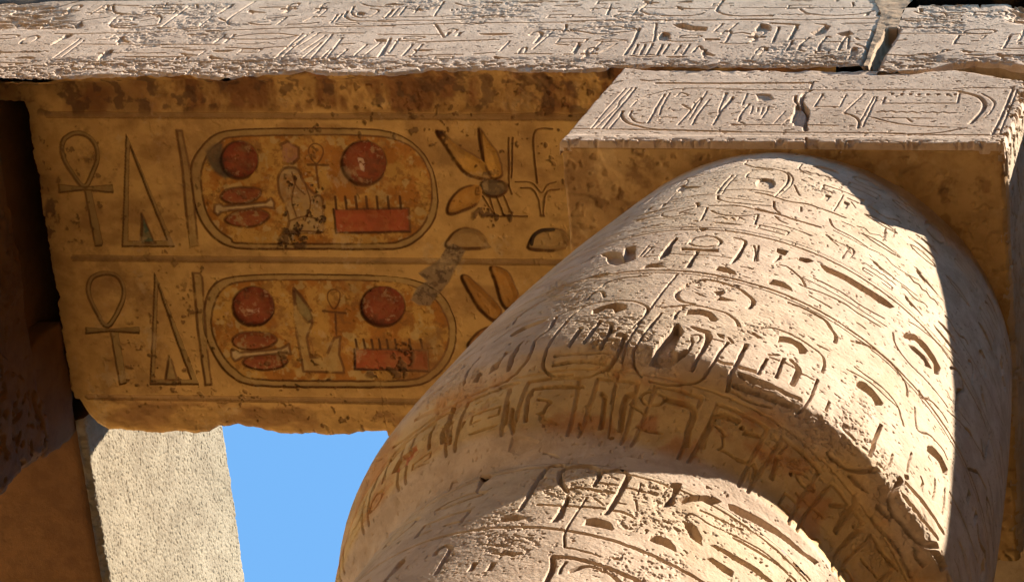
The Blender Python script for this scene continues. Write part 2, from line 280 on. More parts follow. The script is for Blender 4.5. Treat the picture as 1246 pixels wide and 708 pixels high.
T_CAP = """
@ 700 170 5.19
g 5 4 740 240 850 215 950 195 1070 160
g 9 7 1090 135 1070 152 1090 165 1150 180 1246 190
g 7 6 1246 195 1170 190 1110 200 1085 225 1100 245 1246 255
g 5 4 640 300 680 260 710 258 700 285 620 355 560 420 480 470
g 10 8 890 345 930 290 990 225
g 6 6 925 345 960 290 1020 225
g 7 5 590 390 700 365 800 352 880 345
g 9 7 900 330 960 320 1080 315 1180 325 1246 335
g 9 8 900 355 905 380 950 392 1000 400 1246 420
g 7 5 950 368 1080 380 1180 395
g 13 9 850 420 940 417 1040 420 1130 440 1246 465
g 7 5 770 415 650 440 560 460 548 480 600 490 740 470
g 12 7 770 400 768 430 660 460
g 8 7 835 430 790 510 750 512
g 9 8 860 450 920 475 1060 482 1155 470
g 7 7 1155 470 1135 535
l 7 6 880 495 930 490 960 505 990 492 1010 510 1040 490 1065 505
g 4 3 60 610 200 540 300 440 400 370
g 4 3 120 560 240 500 330 410 450 320
g 4 3 400 520 520 500 700 500
g 4 3 480 560 640 550 900 560
f 7 780 560 820 555 840 570 800 580
@ 920 170 5.19
g 9 8 0 175 100 185 180 205 205 235 190 280 120 355
g 6 5 200 205 230 240 220 285 150 350
g 7 6 240 285 255 320 275 355
g 7 6 290 155 272 180 300 205 345 222
g 14 8 0 335 80 350 200 390 330 410 450 450 560 490
g 8 7 110 390 115 430 150 465
g 16 12 0 435 120 465 250 505 400 550
g 7 6 120 480 150 510 200 530
g 6 5 105 525 230 560 355 605
g 6 5 490 450 520 400 550 350
g 8 7 465 500 490 550 600 610 700 675
g 6 5 440 600 520 670
g 5 5 0 245 100 250
l 7 6 285 425 282 455
g 5 4 540 515 620 550
g 6 5 820 560 800 635
g 4 4 880 560 870 610
g 4 4 600 390 630 430
l 6 5 640 545 690 560 720 590 780 600 820 635
e 5 60 280 60 35
@ 600 280 5.9
f 11 770 175 840 155 900 160 935 190 950 125 1020 112 1015 210 960 235 880 255 830 240 815 200
f 13 665 352 730 325 820 305 850 318 760 342
g 7 7 1050 190 1120 110
g 7 7 1075 190 1145 120
g 16 9 245 440 420 330 620 250 730 190
g 9 6 340 470 430 430 510 390
g 5 4 200 470 400 380 620 290
g 8 7 145 670 165 640 260 560 400 490 540 460
g 5 4 620 340 740 280 840 250
g 12 9 750 425 830 370 960 340 1100 330
g 10 6 680 490 720 450 780 440 800 480
g 10 9 540 640 590 590 700 530 860 505 1000 510 1090 540 1108 570 1080 620 990 700
f 15 710 600 720 570 790 540 880 520 955 532 950 568 880 592 865 565 800 568 740 600
g 8 6 410 690 460 620 560 570 650 540
@ 780 280 5.9
f 13 250 52 215 80 130 185 135 212 205 170 218 120 262 60
g 6 5 0 195 100 185 220 170 350 175 480 180 650 200
g 12 10 345 95 370 65 440 45 520 48 572 80 550 105 480 120 400 115 345 98
f 11 290 125 440 137 555 135 552 157 440 150 292 145
f 12 398 150 418 150 375 215 355 270 318 270 350 215
g 12 10 670 55 720 65 750 85 720 140
f 12 735 95 755 90 735 140 700 208 650 245 640 240 665 200 705 150
g 7 7 810 110 822 160 812 225
g 7 7 845 110 835 160 830 225
f 13 980 130 1058 150 1030 182 1000 172 975 155
f 11 1000 180 1012 182 1000 210 950 235 955 220
g 5 4 1010 215 1060 205 1130 200
f 14 515 285 560 262 620 270 675 300 680 322 600 303
f 14 910 370 950 355 1020 370 1070 410 1082 440 1000 405 920 388
f 14 0 275 50 245 120 235 178 265 80 268
l 8 7 720 262 795 275
g 8 8 20 620 80 540 180 410 260 315
g 18 10 360 380 450 355 560 370 680 410 760 460 803 500 800 530 770 560
g 16 6 340 385 270 430 255 470 290 510 370 530
g 12 9 220 550 310 542 400 542 540 575 620 602 680 650 700 690
g 8 7 150 555 220 545
g 9 8 310 545 265 590 235 640
f 16 320 605 340 575 420 568 500 590 552 640 530 657 498 650 480 625 420 608
g 8 7 60 700 140 600
g 5 4 730 330 780 345
f 5 380 445 430 460 470 480 420 470
f 6 520 440 590 432 600 450 560 470 620 490 680 505 600 510 520 500 570 475
g 10 5 1000 250 1060 270 1150 350 1180 400
@ 960 280 5.9
f 15 225 240 262 255 420 330 560 410 700 500 755 548 718 556 650 520 480 410 380 350 270 300 240 270
f 13 55 212 80 195 140 200 175 220 125 232
g 9 9 180 345 350 430 500 530 680 632
g 9 9 75 385 110 405 260 460 400 530 520 610 655 690
g 10 9 150 472 230 515 298 555
g 8 8 490 665 550 705
g 4 4 90 340 220 400 400 500 560 600 700 690
g 14 11 0 520 100 560 200 610 260 650 300 700
g 5 4 320 0 420 50 550 120 650 165
g 4 4 270 30 330 75 460 130
g 5 4 700 200 760 260 930 360
g 4 4 680 300 800 380 920 470
g 4 3 60 0 160 40
l 5 4 700 10 690 50 670 70
g 6 5 860 655 900 680 940 708
@ 1040 400 4.425
f 15 262 40 278 22 320 30 380 80 430 150 460 210 450 245 430 240 425 190 380 125 320 62 268 52
f 5 285 85 320 95 380 150 415 215 380 200 330 150
g 6 6 205 20 215 70 250 130 300 190 400 290 500 420
g 8 7 0 70 90 100 180 170 250 250 280 310 283 360
f 15 12 310 18 285 40 283 90 320 140 380 148 405 122 410 90 370 40 325
g 6 6 0 205 60 250 140 310 220 400 250 480 262 520
f 13 135 510 150 518 120 600 92 690 75 682 100 600
g 7 6 350 330 357 365 410 385 470 450 500 500
g 6 5 325 420 335 540 400 570 470 640 500 700
f 14 395 632 420 632 470 690 480 720 445 705 390 655
g 9 10 515 215 530 212 572 250 585 330
f 12 550 322 585 328 580 345 562 350 555 430 540 450 545 380
g 10 9 590 530 620 555 640 600
g 9 8 730 560 718 610 700 690
g 10 9 680 600 690 700
g 5 4 480 90 600 240 740 560
g 5 5 350 0 470 100 560 240 680 450
g 4 4 560 40 680 250 800 520
g 4 4 660 60 760 300 830 600
g 5 5 500 440 600 540 700 700
g 4 4 490 330 560 440 620 520
@ 900 380 5.9
g 14 10 510 0 600 50 650 110 690 170 683 215
g 9 8 160 110 250 115 350 150 440 200 530 260 590 310 607 370 595 430
f 15 270 212 290 172 360 180 440 222 486 275 470 298 430 297 418 260 380 228 310 212
g 7 7 800 205 880 220 980 270 1080 350 1180 480
f 15 840 505 860 493 910 510 960 570 1025 645 1015 665 980 665 940 600 850 540
g 6 6 770 408 900 480 1000 560 1130 680
l 10 9 210 302 280 305
g 8 8 215 320 300 350 400 400
f 12 312 325 332 330 300 400 270 472 248 465 280 395
g 22 12 375 345 420 400 410 450 380 515
g 9 8 430 430 530 480
f 11 180 340 195 345 180 380 152 420 135 412 155 370
g 24 13 0 390 70 408 130 432
g 22 13 10 440 200 510 300 560 430 620
g 26 14 0 510 100 550 200 590 380 665
g 9 8 560 480 525 580 480 660 440 705
g 9 8 645 640 620 705
g 8 7 560 235 630 270
f 8 75 145 110 150 160 190 130 185
@ 740 370 5.9
g 8 8 385 60 300 150 200 300 180 360 190 430 240 500
g 8 7 240 110 130 290 100 400
f 18 470 150 500 135 542 200 500 250 470 330 500 350 560 320 600 320 550 370 440 432 330 425 300 418 350 290 400 230 450 190
g 8 8 600 222 650 218 662 240 632 270 602 262 598 235
g 8 8 565 262 640 275
g 8 8 605 275 585 315
f 14 585 165 600 155 720 188 747 230 720 290 680 350 612 468 588 462 640 370 692 270 700 212 640 190
g 10 9 740 245 820 265
f 11 780 210 830 218 825 245 795 232
g 11 10 860 270 800 340 770 400 690 510
g 9 7 690 510 600 545 450 555 300 530
l 9 9 865 240 895 278
g 16 11 990 290 935 400 885 500 865 600
g 16 11 780 400 830 420 890 427
g 18 13 940 450 1080 490
g 20 14 950 500 1050 550 1180 600
g 22 14 915 570 1050 620 1180 665
g 10 9 1140 390 1110 430 1085 480
g 12 9 870 590 960 640 1060 690 1180 720
g 9 8 480 100 490 60 540 20
@ 560 370 5.9
f 14 360 218 450 160 560 122 640 98 560 145 450 188 375 228
g 8 7 380 145 430 80 560 0
g 7 6 250 265 380 170 520 110 640 90
f 14 435 278 458 262 385 400 352 472 330 476 370 360
f 12 330 340 347 345 265 460 200 492 228 440 290 400
f 13 130 480 155 485 120 547 88 550
g 11 9 690 90 640 180 540 260 510 350 430 460 330 550 250 585
g 12 10 770 120 700 200 640 290 600 380 590 440 640 500
g 18 10 1180 220 1150 310 1080 420 1020 465
g 8 6 640 500 800 520 920 510 1020 465
f 13 860 170 882 180 820 262 790 308 768 296 820 220
f 13 1000 110 1020 120 965 195 900 287 878 280 930 200
g 15 12 1040 130 1085 150 1060 220 1010 305
g 14 9 680 360 860 345 1080 340
g 18 9 670 428 850 400 1040 412
g 6 5 1130 480 1100 580 1075 700
g 9 6 530 560 700 510 800 500
g 16 5 300 620 420 580
g 14 7 540 700 545 640 700 600 880 592
g 9 9 20 570 60 470 140 380
@ 1000 540 4.215
g 14 11 60 30 140 90 200 115 282 128
f 13 170 140 200 132 262 180 280 228 220 192
g 6 5 365 50 352 100 320 130
g 6 5 460 45 445 100 438 140
f 11 425 155 445 160 448 178 432 178
g 18 13 410 180 385 230 385 280 420 350 480 430 540 505 590 520
g 18 13 440 205 530 310 620 450
g 15 12 425 260 500 360 595 482
f 13 330 290 350 288 412 360 405 380 370 350 330 312
f 13 515 520 545 540 585 602 575 630 540 580
f 12 570 545 600 550 645 625 630 650
f 14 540 15 560 12 612 60 647 130 640 158 622 150 600 90 545 38
g 8 7 510 170 520 200 510 225
g 7 6 580 180 580 230 568 285
g 7 6 630 230 630 290 618 355
g 18 8 330 370 430 480 520 620 540 670
g 10 8 340 460 380 540 470 640
g 10 6 110 290 190 295 160 340
g 10 9 750 130 800 150 843 230
g 16 12 800 420 810 500 843 560
g 10 8 660 250 740 420 800 600
@ 600 460 5.9
g 17 9 280 380 285 200 300 120 340 100 500 75 640 60
g 12 7 375 320 410 240 430 200 350 190
g 20 9 775 355 785 250 800 130 780 100
g 26 11 912 360 925 220 950 120 1000 95
g 10 7 985 160 1040 200 1090 240
g 9 7 1030 330 1090 350 1180 370
g 17 10 150 420 155 330 150 230
g 12 9 190 465 195 380 190 280
g 14 6 630 380 628 340
g 6 4 670 200 710 310
f 4 130 570 180 510 280 495 350 505 300 540 200 575
f 14 835 420 870 415 865 435 840 442
f 10 230 180 245 178 248 192 232 192
g 7 4 830 430 850 220 880 30
g 8 5 370 555 430 560 470 575
@ 780 460 5.9
g 28 11 330 465 345 350 380 250 360 180 190 130
g 28 11 445 475 460 400 490 340 530 260 580 240 700 280
g 10 6 540 320 580 350 610 390
g 11 6 570 490 630 520 700 560 830 610
g 16 8 820 700 835 650 825 600
g 8 5 0 350 60 370 150 380
g 18 8 970 690 985 610 1000 540
g 10 5 1020 510 1080 450
f 20 715 325 745 318 758 335 740 352 720 345
f 10 1100 650 1115 645 1118 668 1102 670
f 9 760 350 860 380 900 400 850 410 740 385
g 8 5 590 390 600 460 570 490
@ 900 540 4.215
g 12 7 90 140 85 100 0 70
g 12 7 180 155 200 100 210 50
g 7 5 320 230 400 290 490 355
g 22 10 560 420 600 360 650 300 652 250
g 12 7 520 290 570 285 620 300
g 8 6 700 580 750 640 800 700
g 14 8 610 500 660 450 700 420
f 12 645 395 662 390 668 410 650 412
f 16 278 125 290 120 296 138 282 142
@ 440 460 5.055
g 22 11 570 180 582 290 568 380 580 450
g 13 8 610 310 622 400 630 480
g 12 7 695 320 685 360 670 400
g 15 9 190 490 195 560 215 670
g 12 6 190 480 300 390 400 330 480 300 487 360
g 14 8 478 360 490 430 500 485
g 15 10 940 190 940 270 935 355
g 11 8 975 240 965 320 970 400
g 13 7 120 610 135 660 150 705
f 7 270 620 285 535 400 450 432 505 330 605
g 10 6 190 420 270 370 480 240
g 16 5 330 250 430 200 490 210
g 14 5 860 65 920 45 970 45
g 8 5 450 620 500 600
f 9 705 695 735 605 790 588 800 610 740 655 715 700
g 9 7 540 690 560 655 590 640
g 8 5 20 560 60 520 120 490
"""
T_SHAFT = """
@ 600 560 4.785
g 18 11 400 30 330 38 270 100 210 200 150 290
g 17 10 430 178 395 130 390 75 440 42 540 32 600 50 620 85 590 140
g 12 8 430 168 500 158 600 172 700 190
g 12 8 640 70 720 55 770 65 785 95
g 22 12 785 95 740 180 700 250 655 308
f 12 430 205 450 212 400 332 370 357 332 357 385 285
g 12 8 260 255 400 260 520 268 640 280
g 12 8 700 290 760 300 815 325
f 13 25 357 70 325 140 315 188 330 150 347
f 13 525 372 545 340 600 335 680 360 700 397 690 407
f 13 905 465 940 435 975 438 1035 485 1040 505 960 485
g 7 10 545 215 500 280 420 410 415 500
g 20 12 350 557 480 570 640 612 760 660 870 707 960 760
g 20 12 345 565 348 620 305 708 290 760
g 10 8 425 590 400 615 385 655
g 16 9 460 640 540 615 640 635 720 690 750 740
g 14 8 0 535 60 545
f 9 40 545 90 525 152 535 120 556
g 12 7 610 130 720 145
g 10 7 760 155 850 175 950 200
g 6 5 590 220 640 260
g 6 5 700 240 770 255
g 5 5 830 230 840 290
g 5 5 860 130 840 200
g 8 6 420 505 500 520 620 555
f 7 690 560 730 558 735 575 705 575
@ 780 560 4.785
f 13 155 150 180 130 235 135 225 170 190 220 202 245 160 272 112 268 180 190 190 165
f 13 215 225 270 205 380 203 430 215 467 238 410 260 350 235 240 246
f 14 508 252 545 260 650 310 780 390 880 470 957 540 1035 590 1012 604 900 520 790 437 680 372 560 312 518 285
f 12 240 350 310 370 350 440 352 490 290 450 270 400
f 13 48 458 60 440 92 433 150 450 197 495 203 528 140 500
g 9 7 350 290 470 345 590 400
g 6 8 250 320 300 310 400 370 530 430 680 510 800 600
f 12 405 492 430 490 560 560 680 630 765 705 740 708 650 645 540 578
f 12 385 570 412 565 540 645 530 677 470 642
g 10 8 890 602 930 640 980 690
e 6 665 567 7 5
e 6 697 592 7 5
e 6 728 613 7 5
e 6 640 650 7 5
e 6 670 668 7 5
e 6 698 688 7 5
g 12 6 540 450 660 520 800 610 900 700
@ 440 460 5.055
"""
T_ABA = """
@ 680 70 5.664
g 8 7 60 490 600 500 1246 516
g 9 8 300 490 420 345 470 290 530 210
g 6 5 225 485 330 360 460 215
g 6 5 250 488 400 345 420 300 500 210
g 8 6 350 488 440 380
g 12 9 440 372 430 400 470 450 560 480 640 494 760 502 1246 512
g 8 7 505 370 490 400 520 440 560 455 620 455
g 6 5 500 340 560 285 700 240 850 216 1246 216
g 8 7 610 455 650 390 680 330 730 255
g 6 5 765 245 710 340 690 400
g 8 7 820 465 860 420 910 365 950 310 985 278
g 8 7 920 465 960 390 1040 290
g 8 7 1065 465 1130 350 1200 270
g 6 5 1020 235 960 330 900 430
g 6 5 1150 245 1120 320 1100 380
g 8 6 705 415 740 412 805 418
g 8 6 850 325 880 345 910 360
l 7 5 1040 385 1090 380
l 6 5 1190 390 1246 375
l 9 8 1190 468 1246 468
g 8 6 810 270 840 245 890 262 850 275
l 18 16 676 178 1246 180
g 12 12 350 190 400 170 430 165
g 9 9 565 155 620 162 680 155
@ 880 70 5.664
l 18 18 0 180 600 176
g 7 7 600 215 620 170 650 170
g 7 6 0 225 600 225 1246 228
g 8 7 0 516 600 518 1246 524
g 8 7 0 360 70 280
g 8 7 105 445 130 380 180 320
g 6 5 30 245 0 300
g 6 5 165 250 130 330
l 5 5 205 335 190 390
l 5 5 240 345 235 375
l 5 5 275 345 260 395
g 6 5 310 340 300 370 265 420
l 8 8 60 465 420 466
l 8 8 580 465 790 469
l 8 7 685 250 630 340 800 343
l 6 5 845 260 800 345
l 8 8 970 250 830 385
g 9 9 830 385 900 408 935 440 928 490
l 6 6 1060 270 960 480
l 6 6 1040 270 945 440
g 16 22 610 225 560 250 540 290 545 325 580 370 575 420 562 460 570 505
g 12 12 500 265 495 300 520 340 485 400 475 450
f 10 500 330 560 340 575 390 555 480 485 470 490 400
l 5 5 350 455 430 370
l 5 5 400 465 510 375
f 4 230 255 260 250 320 255 350 290 300 300 240 300
g 8 9 570 560 575 600
@ 1050 70 6.357
l 9 8 172 308 150 356
l 9 8 150 356 730 356
l 8 7 748 275 730 356
e 7 225 282 11 8
e 7 300 284 13 8
e 7 368 286 13 8
e 7 432 288 13 8
e 7 500 288 13 8
e 7 580 288 13 8
e 7 655 288 13 8
e 7 712 288 10 8
l 9 7 110 425 150 415 180 424 220 414 260 427 300 418 340 428 380 418 420 430 460 420 500 430 540 420 580 432 620 422 660 432 720 428
l 8 7 150 468 340 470 380 500
l 8 7 375 470 530 472
l 7 6 530 500 560 492
g 9 8 70 465 200 500 400 530 660 542
g 20 11 740 262 880 300 935 345 938 390 900 440 830 512
g 7 6 920 280 1000 330 1015 370 960 450 850 500
g 9 8 350 594 500 590 640 575 740 555 795 546
l 11 9 1160 240 1080 440 1000 602
l 7 6 1195 245 1120 430 1060 585
g 8 7 0 248 300 248 480 250 740 262
l 8 7 700 245 820 235 1160 240
l 8 8 0 583 350 596 1000 603 1190 601
g 6 6 0 655 150 650 330 668
"""
T_FRONT = """
@ 0 0 4.984
g 8 8 330 205 480 207 900 195 1246 188
l 10 9 690 33 840 37
l 8 8 850 48 1000 43 1010 20
g 12 9 690 28 655 42 650 62 690 68
g 9 8 683 38 690 65 705 85
g 10 8 680 130 665 150 690 165 780 168 860 163 960 152
g 8 7 685 128 720 98 840 88 950 90 978 110 965 142
g 7 6 720 130 740 118 800 125 820 105 940 98 945 110 850 130
l 9 8 985 160 1150 35
g 9 8 1150 35 1190 28 1200 50
g 7 7 350 170 400 160 440 172
f 9 450 150 495 130 500 160 460 172
l 8 7 480 270 900 271 1246 270
l 9 8 330 350 490 235
l 7 7 370 352 510 245
l 7 6 590 242 650 240 690 215
l 9 8 40 318 240 318
l 8 7 0 378 190 382
l 8 8 340 375 690 372
l 9 8 980 290 1150 295
l 8 7 590 325 720 322 860 325 1000 322
l 8 8 760 345 1000 346 1200 340 1246 310
l 7 7 750 373 800 373
l 7 7 830 373 880 373
l 7 7 905 373 960 373
l 7 7 985 373 1040 373
l 7 7 1060 373 1110 373
g 8 7 950 167 1180 175 1246 150
g 9 22 240 75 330 50 400 30 480 10 600 -5
g 8 14 80 100 130 90 200 85 240 100
g 8 12 0 130 100 140 200 145 280 148
l 7 6 360 140 470 130 660 105
l 7 6 370 85 450 75
l 7 7 520 80 620 78
g 8 7 1210 235 1246 230
@ 230 0 4.984
g 8 8 0 190 250 185 450 177 700 168 1000 162 1246 160
l 9 8 430 48 650 42
g 9 8 240 152 238 120 300 75 400 10
l 8 7 60 160 140 98
g 9 8 360 140 420 152 490 150
g 7 7 375 135 500 112 640 95
g 9 8 600 150 700 147 780 138
g 10 8 960 70 945 100 1000 128 1100 130 1246 135
g 8 7 1050 25 1100 38 1246 45
g 8 7 1000 40 985 80 1030 108 1100 100 1150 65 1100 55
e 6 1040 85 25 12
g 8 7 210 235 340 215 440 206 540 205 660 218
g 8 7 220 235 300 240 430 240 560 235 660 218
l 9 8 0 270 180 272
g 8 8 220 290 400 297 500 288 640 282
l 8 7 525 350 690 205
l 8 7 560 352 720 210
l 7 6 600 290 750 195
l 8 7 650 290 790 200
l 8 7 690 310 830 215
l 8 7 690 352 800 260
l 8 7 740 355 870 210
l 8 7 800 352 860 300
l 8 8 835 355 930 230
l 8 7 900 350 960 300
l 8 8 50 373 500 360
l 8 8 660 358 730 358
l 8 8 740 355 900 352
l 8 8 940 352 1150 350
l 8 8 1150 345 1220 240
l 8 7 1000 340 1080 270
l 7 6 1060 340 1160 260
l 8 7 780 203 1060 203
l 8 7 900 270 1000 265
l 8 7 830 105 760 100 700 130
l 7 6 850 50 780 105
f 9 1130 240 1190 240 1195 255 1140 255
l 7 7 100 165 0 165
l 7 7 180 110 240 140
l 8 7 860 140 900 90
l 8 7 890 130 930 85
l 8 8 1190 340 1246 342
@ 460 0 4.984
g 8 8 0 158 250 150 400 145 700 140 1000 138 1246 135
g 7 7 0 125 400 125 560 108 640 98 760 88
g 7 6 30 108 400 100 650 82
l 12 9 40 112 90 60
l 8 7 75 108 130 50
l 8 7 130 95 170 40
l 8 7 220 80 250 35
l 8 8 340 100 400 10
g 8 7 470 20 530 38 580 38 660 18
g 8 8 780 65 840 30 850 0
g 8 7 830 62 870 40 890 0
l 8 8 800 105 940 105
l 9 8 980 5 1050 12 1130 12
l 8 7 1060 70 1140 70
l 8 8 1180 105 1246 105
l 8 7 0 210 380 212
g 9 7 350 150 380 200 400 230
g 7 6 400 190 440 178 480 183 460 200
l 8 8 100 250 230 248
l 9 9 230 258 500 250 730 242
l 12 9 20 340 75 235
l 8 7 65 325 130 235
l 9 8 150 340 210 270
l 8 7 210 335 270 270
l 9 8 300 336 510 332
l 8 8 580 330 710 320
l 8 7 740 310 800 250
g 8 8 850 325 870 295 900 288
l 7 6 890 320 900 290
l 8 8 940 300 1070 180
l 9 8 830 327 1050 330
g 9 8 1140 150 1138 175 1120 190
l 9 8 1080 268 1150 275
l 8 7 1180 320 1220 260
g 7 7 1000 180 1130 185 1246 195
l 9 8 830 70 920 62
l 8 8 1130 330 1180 330
l 7 6 700 240 640 245
l 7 7 1190 55 1230 10
e 7 450 62 8 5
e 7 480 60 8 5
e 7 510 60 8 5
e 7 540 60 8 5
@ 690 0 4.984
g 9 9 0 130 250 124 500 122 800 124 1246 122
g 10 9 520 0 455 50 450 70 520 90 650 98 770 95 830 80
g 10 9 950 0 910 55 920 75 980 95 1100 100 1246 98
l 6 5 460 50 900 56
l 9 9 240 90 290 0
l 8 7 400 90 450 30
l 8 7 480 45 520 5
l 8 8 600 50 650 0
l 7 7 640 48 680 5
l 8 8 700 45 750 0
l 7 7 740 45 790 10
l 8 8 860 50 890 0
l 7 7 900 40 930 5
l 8 8 1100 45 1120 10
l 8 8 1160 40 1190 0
l 8 7 1200 45 1246 10
l 8 8 20 105 170 107
g 8 7 50 180 120 170 250 160 350 165 430 180 300 198 200 208 100 195 20 180
g 10 9 350 335 400 260 440 170
g 7 7 525 250 535 200 540 140
l 8 8 400 330 430 270
l 9 8 440 335 475 270
l 8 7 480 335 520 265
l 9 9 545 332 580 270
l 8 7 580 330 620 270
l 9 9 650 330 690 275
l 8 7 700 335 745 268
g 8 8 610 248 680 253 770 250
l 9 8 450 262 520 255
l 9 8 890 195 945 145
l 9 8 970 195 1030 145
l 8 7 1005 205 1060 198 1110 208
f 10 640 150 700 140 760 160 850 165 840 190 760 185 700 180
f 9 550 220 580 195 620 200 625 240 590 250 560 245
f 10 835 235 920 235 925 245 840 246
f 10 1145 185 1170 150 1225 160 1230 190 1150 195
l 7 6 130 330 210 255
l 7 6 180 330 300 265
l 7 6 40 330 80 270
g 9 8 760 320 800 280 820 300
g 7 9 930 260 1000 268 1100 262
l 8 7 30 60 60 20
l 8 7 150 65 200 20
l 7 6 310 70 400 72
@ 900 0 6.23
g 10 9 0 150 300 148 450 155 700 148 1050 140
g 11 10 460 70 520 105 700 120 900 110 1020 85
l 6 5 0 62 1020 60
l 10 9 0 125 250 120
l 22 11 240 178 420 188
l 12 10 250 322 300 205
l 16 11 380 302 440 190
l 12 9 350 390 400 310
g 12 9 490 390 450 375 470 330 530 285
g 12 9 630 392 600 385 610 340 660 280 690 285
g 12 9 780 385 750 378 780 320 815 275
l 8 7 820 370 830 280
g 9 8 880 290 910 305 970 305
l 9 8 880 335 970 367
l 8 7 410 300 560 300
l 8 7 630 320 860 318
f 9 540 250 600 225 650 190 690 200 640 260 580 275
f 10 740 255 830 235 860 265 780 275
f 9 560 180 660 185 640 195
l 9 8 800 180 1040 178
l 9 8 900 232 1010 230
f 10 120 215 160 180 220 190 240 215 130 245
l 9 8 390 50 430 0
l 9 8 440 55 470 5
l 8 8 530 52 590 5
l 9 8 660 50 690 0
l 9 8 720 50 750 0
l 8 8 800 50 840 0
f 9 850 20 930 12 920 45 860 50
f 8 180 370 210 360 215 390 190 390
g 8 9 600 440 660 425 720 440
@ 1040 0 6.05
l 9 8 370 155 600 160 800 169
l 9 8 330 200 370 206 410 198 450 206 490 198 530 206 570 198 610 206 650 198 690 206 740 199 800 204
l 9 8 310 248 840 246
l 10 9 770 258 728 325
l 9 8 728 325 805 327
g 9 8 215 400 300 407 420 409 600 392 710 372
l 9 9 810 404 1246 405
l 11 10 1145 265 1095 357
l 9 9 1095 357 1246 358
l 8 7 1145 258 1246 250
l 9 8 1065 370 1140 374
l 9 8 255 305 375 295
g 7 7 440 85 520 110 640 90 680 120 600 130 540 100
f 8 470 65 500 62 505 90 480 95
g 7 6 320 440 480 442 700 440
l 8 8 860 305 905 302
e 7 1090 432 14 7
e 6 1215 318 14 7
l 8 7 930 290 965 265
"""
# ------------------------------------------------------------------ helpers for surfaces
def weather(a, b, seed, amp=.004, pit=.006, pitsize=.03, thr=.66):
    """uneven worn stone: broad waves, dressing marks, small pits (metres inward)"""
    return (fbm(a, b, .35, 4, seed)-.5)*amp*2.2 + (fbm(a, b, .05, 4, seed+9, .6)-.5)*amp*.9 + pit*sstep(thr, thr+.1, fbm(a, b, pitsize, 3, seed+20, .6))
GLY = {
 'ankh': [('g', .10, [(.5, .45), (.3, .7), (.35, .92), (.5, 1), (.65, .92), (.7, .7), (.5, .45)]), ('f', [(.15, .36), (.15, .48), (.85, .48), (.85, .36)]), ('f', [(.43, .36), (.57, .36), (.62, 0), (.38, 0)])],
 'loaf': [('f', [(.1, .3), (.9, .3), (.85, .5), (.68, .66), (.5, .7), (.32, .66), (.15, .5)])],
 'stroke': [('f', [(.44, .05), (.58, .05), (.56, .95), (.42, .95)])],
 'two': [('f', [(.2, .1), (.32, .1), (.32, .9), (.2, .9)]), ('f', [(.62, .1), (.74, .1), (.74, .9), (.62, .9)])],
 'reed': [('f', [(.42, 0), (.52, 0), (.52, .4), (.72, .6), (.74, .85), (.6, 1), (.45, .95), (.42, .5)])],
 'water': [('l', .09, [(0, .5), (.12, .62), (.25, .42), (.38, .62), (.5, .42), (.62, .62), (.75, .42), (.88, .62), (1, .5)])],
 'mouth': [('g', .09, [(0, .5), (.25, .66), (.5, .7), (.75, .66), (1, .5), (.75, .36), (.5, .32), (.25, .36), (0, .5)])],
 'basket': [('f', [(0, .62), (1, .62), (.88, .4), (.65, .28), (.35, .28), (.12, .4)])],
 'disc': [('g', .12, [(.5, .9), (.82, .75), (.9, .5), (.78, .22), (.5, .1), (.2, .22), (.1, .5), (.2, .76), (.5, .9)])],
 'house': [('l', .09, [(.35, .2), (.05, .2), (.05, .8), (.95, .8), (.95, .2), (.65, .2)])],
 'crook': [('g', .10, [(.7, 0), (.66, .5), (.6, .85), (.4, 1), (.25, .85), (.28, .72)])],
 'feather': [('g', .09, [(.35, 0), (.35, .6), (.4, .95), (.6, .95), (.68, .7), (.6, .3)]), ('l', .06, [(.38, .7), (.62, .65)])],
 'bird': [('f', [(.1, .72), (.22, .82), (.34, .74), (.36, .6), (.62, .45), (.95, .22), (.9, .16), (.6, .22), (.5, .22), (.5, .02), (.6, 0), (.4, 0), (.42, .22), (.28, .3), (.2, .5), (.22, .68)])],
 'snake': [('g', .09, [(0, .3), (.2, .34), (.35, .2), (.55, .2), (.7, .36), (.8, .6), (.95, .66), (1, .56)])],
 'man': [('g', .09, [(.3, .9), (.42, 1), (.52, .9), (.45, .78), (.3, .9)]), ('f', [(.25, .72), (.55, .72), (.62, .45), (.9, .4), (.9, .2), (.85, .02), (.15, .02), (.2, .3)])],
 'box': [('l', .08, [(.1, .2), (.1, .8), (.9, .8), (.9, .2), (.1, .2)])],
 'owl': [('f', [(.3, .78), (.42, .95), (.6, .93), (.66, .76), (.8, .4), (.7, .14), (.6, .12), (.56, 0), (.44, 0), (.44, .14), (.34, .3), (.3, .55)])],
}
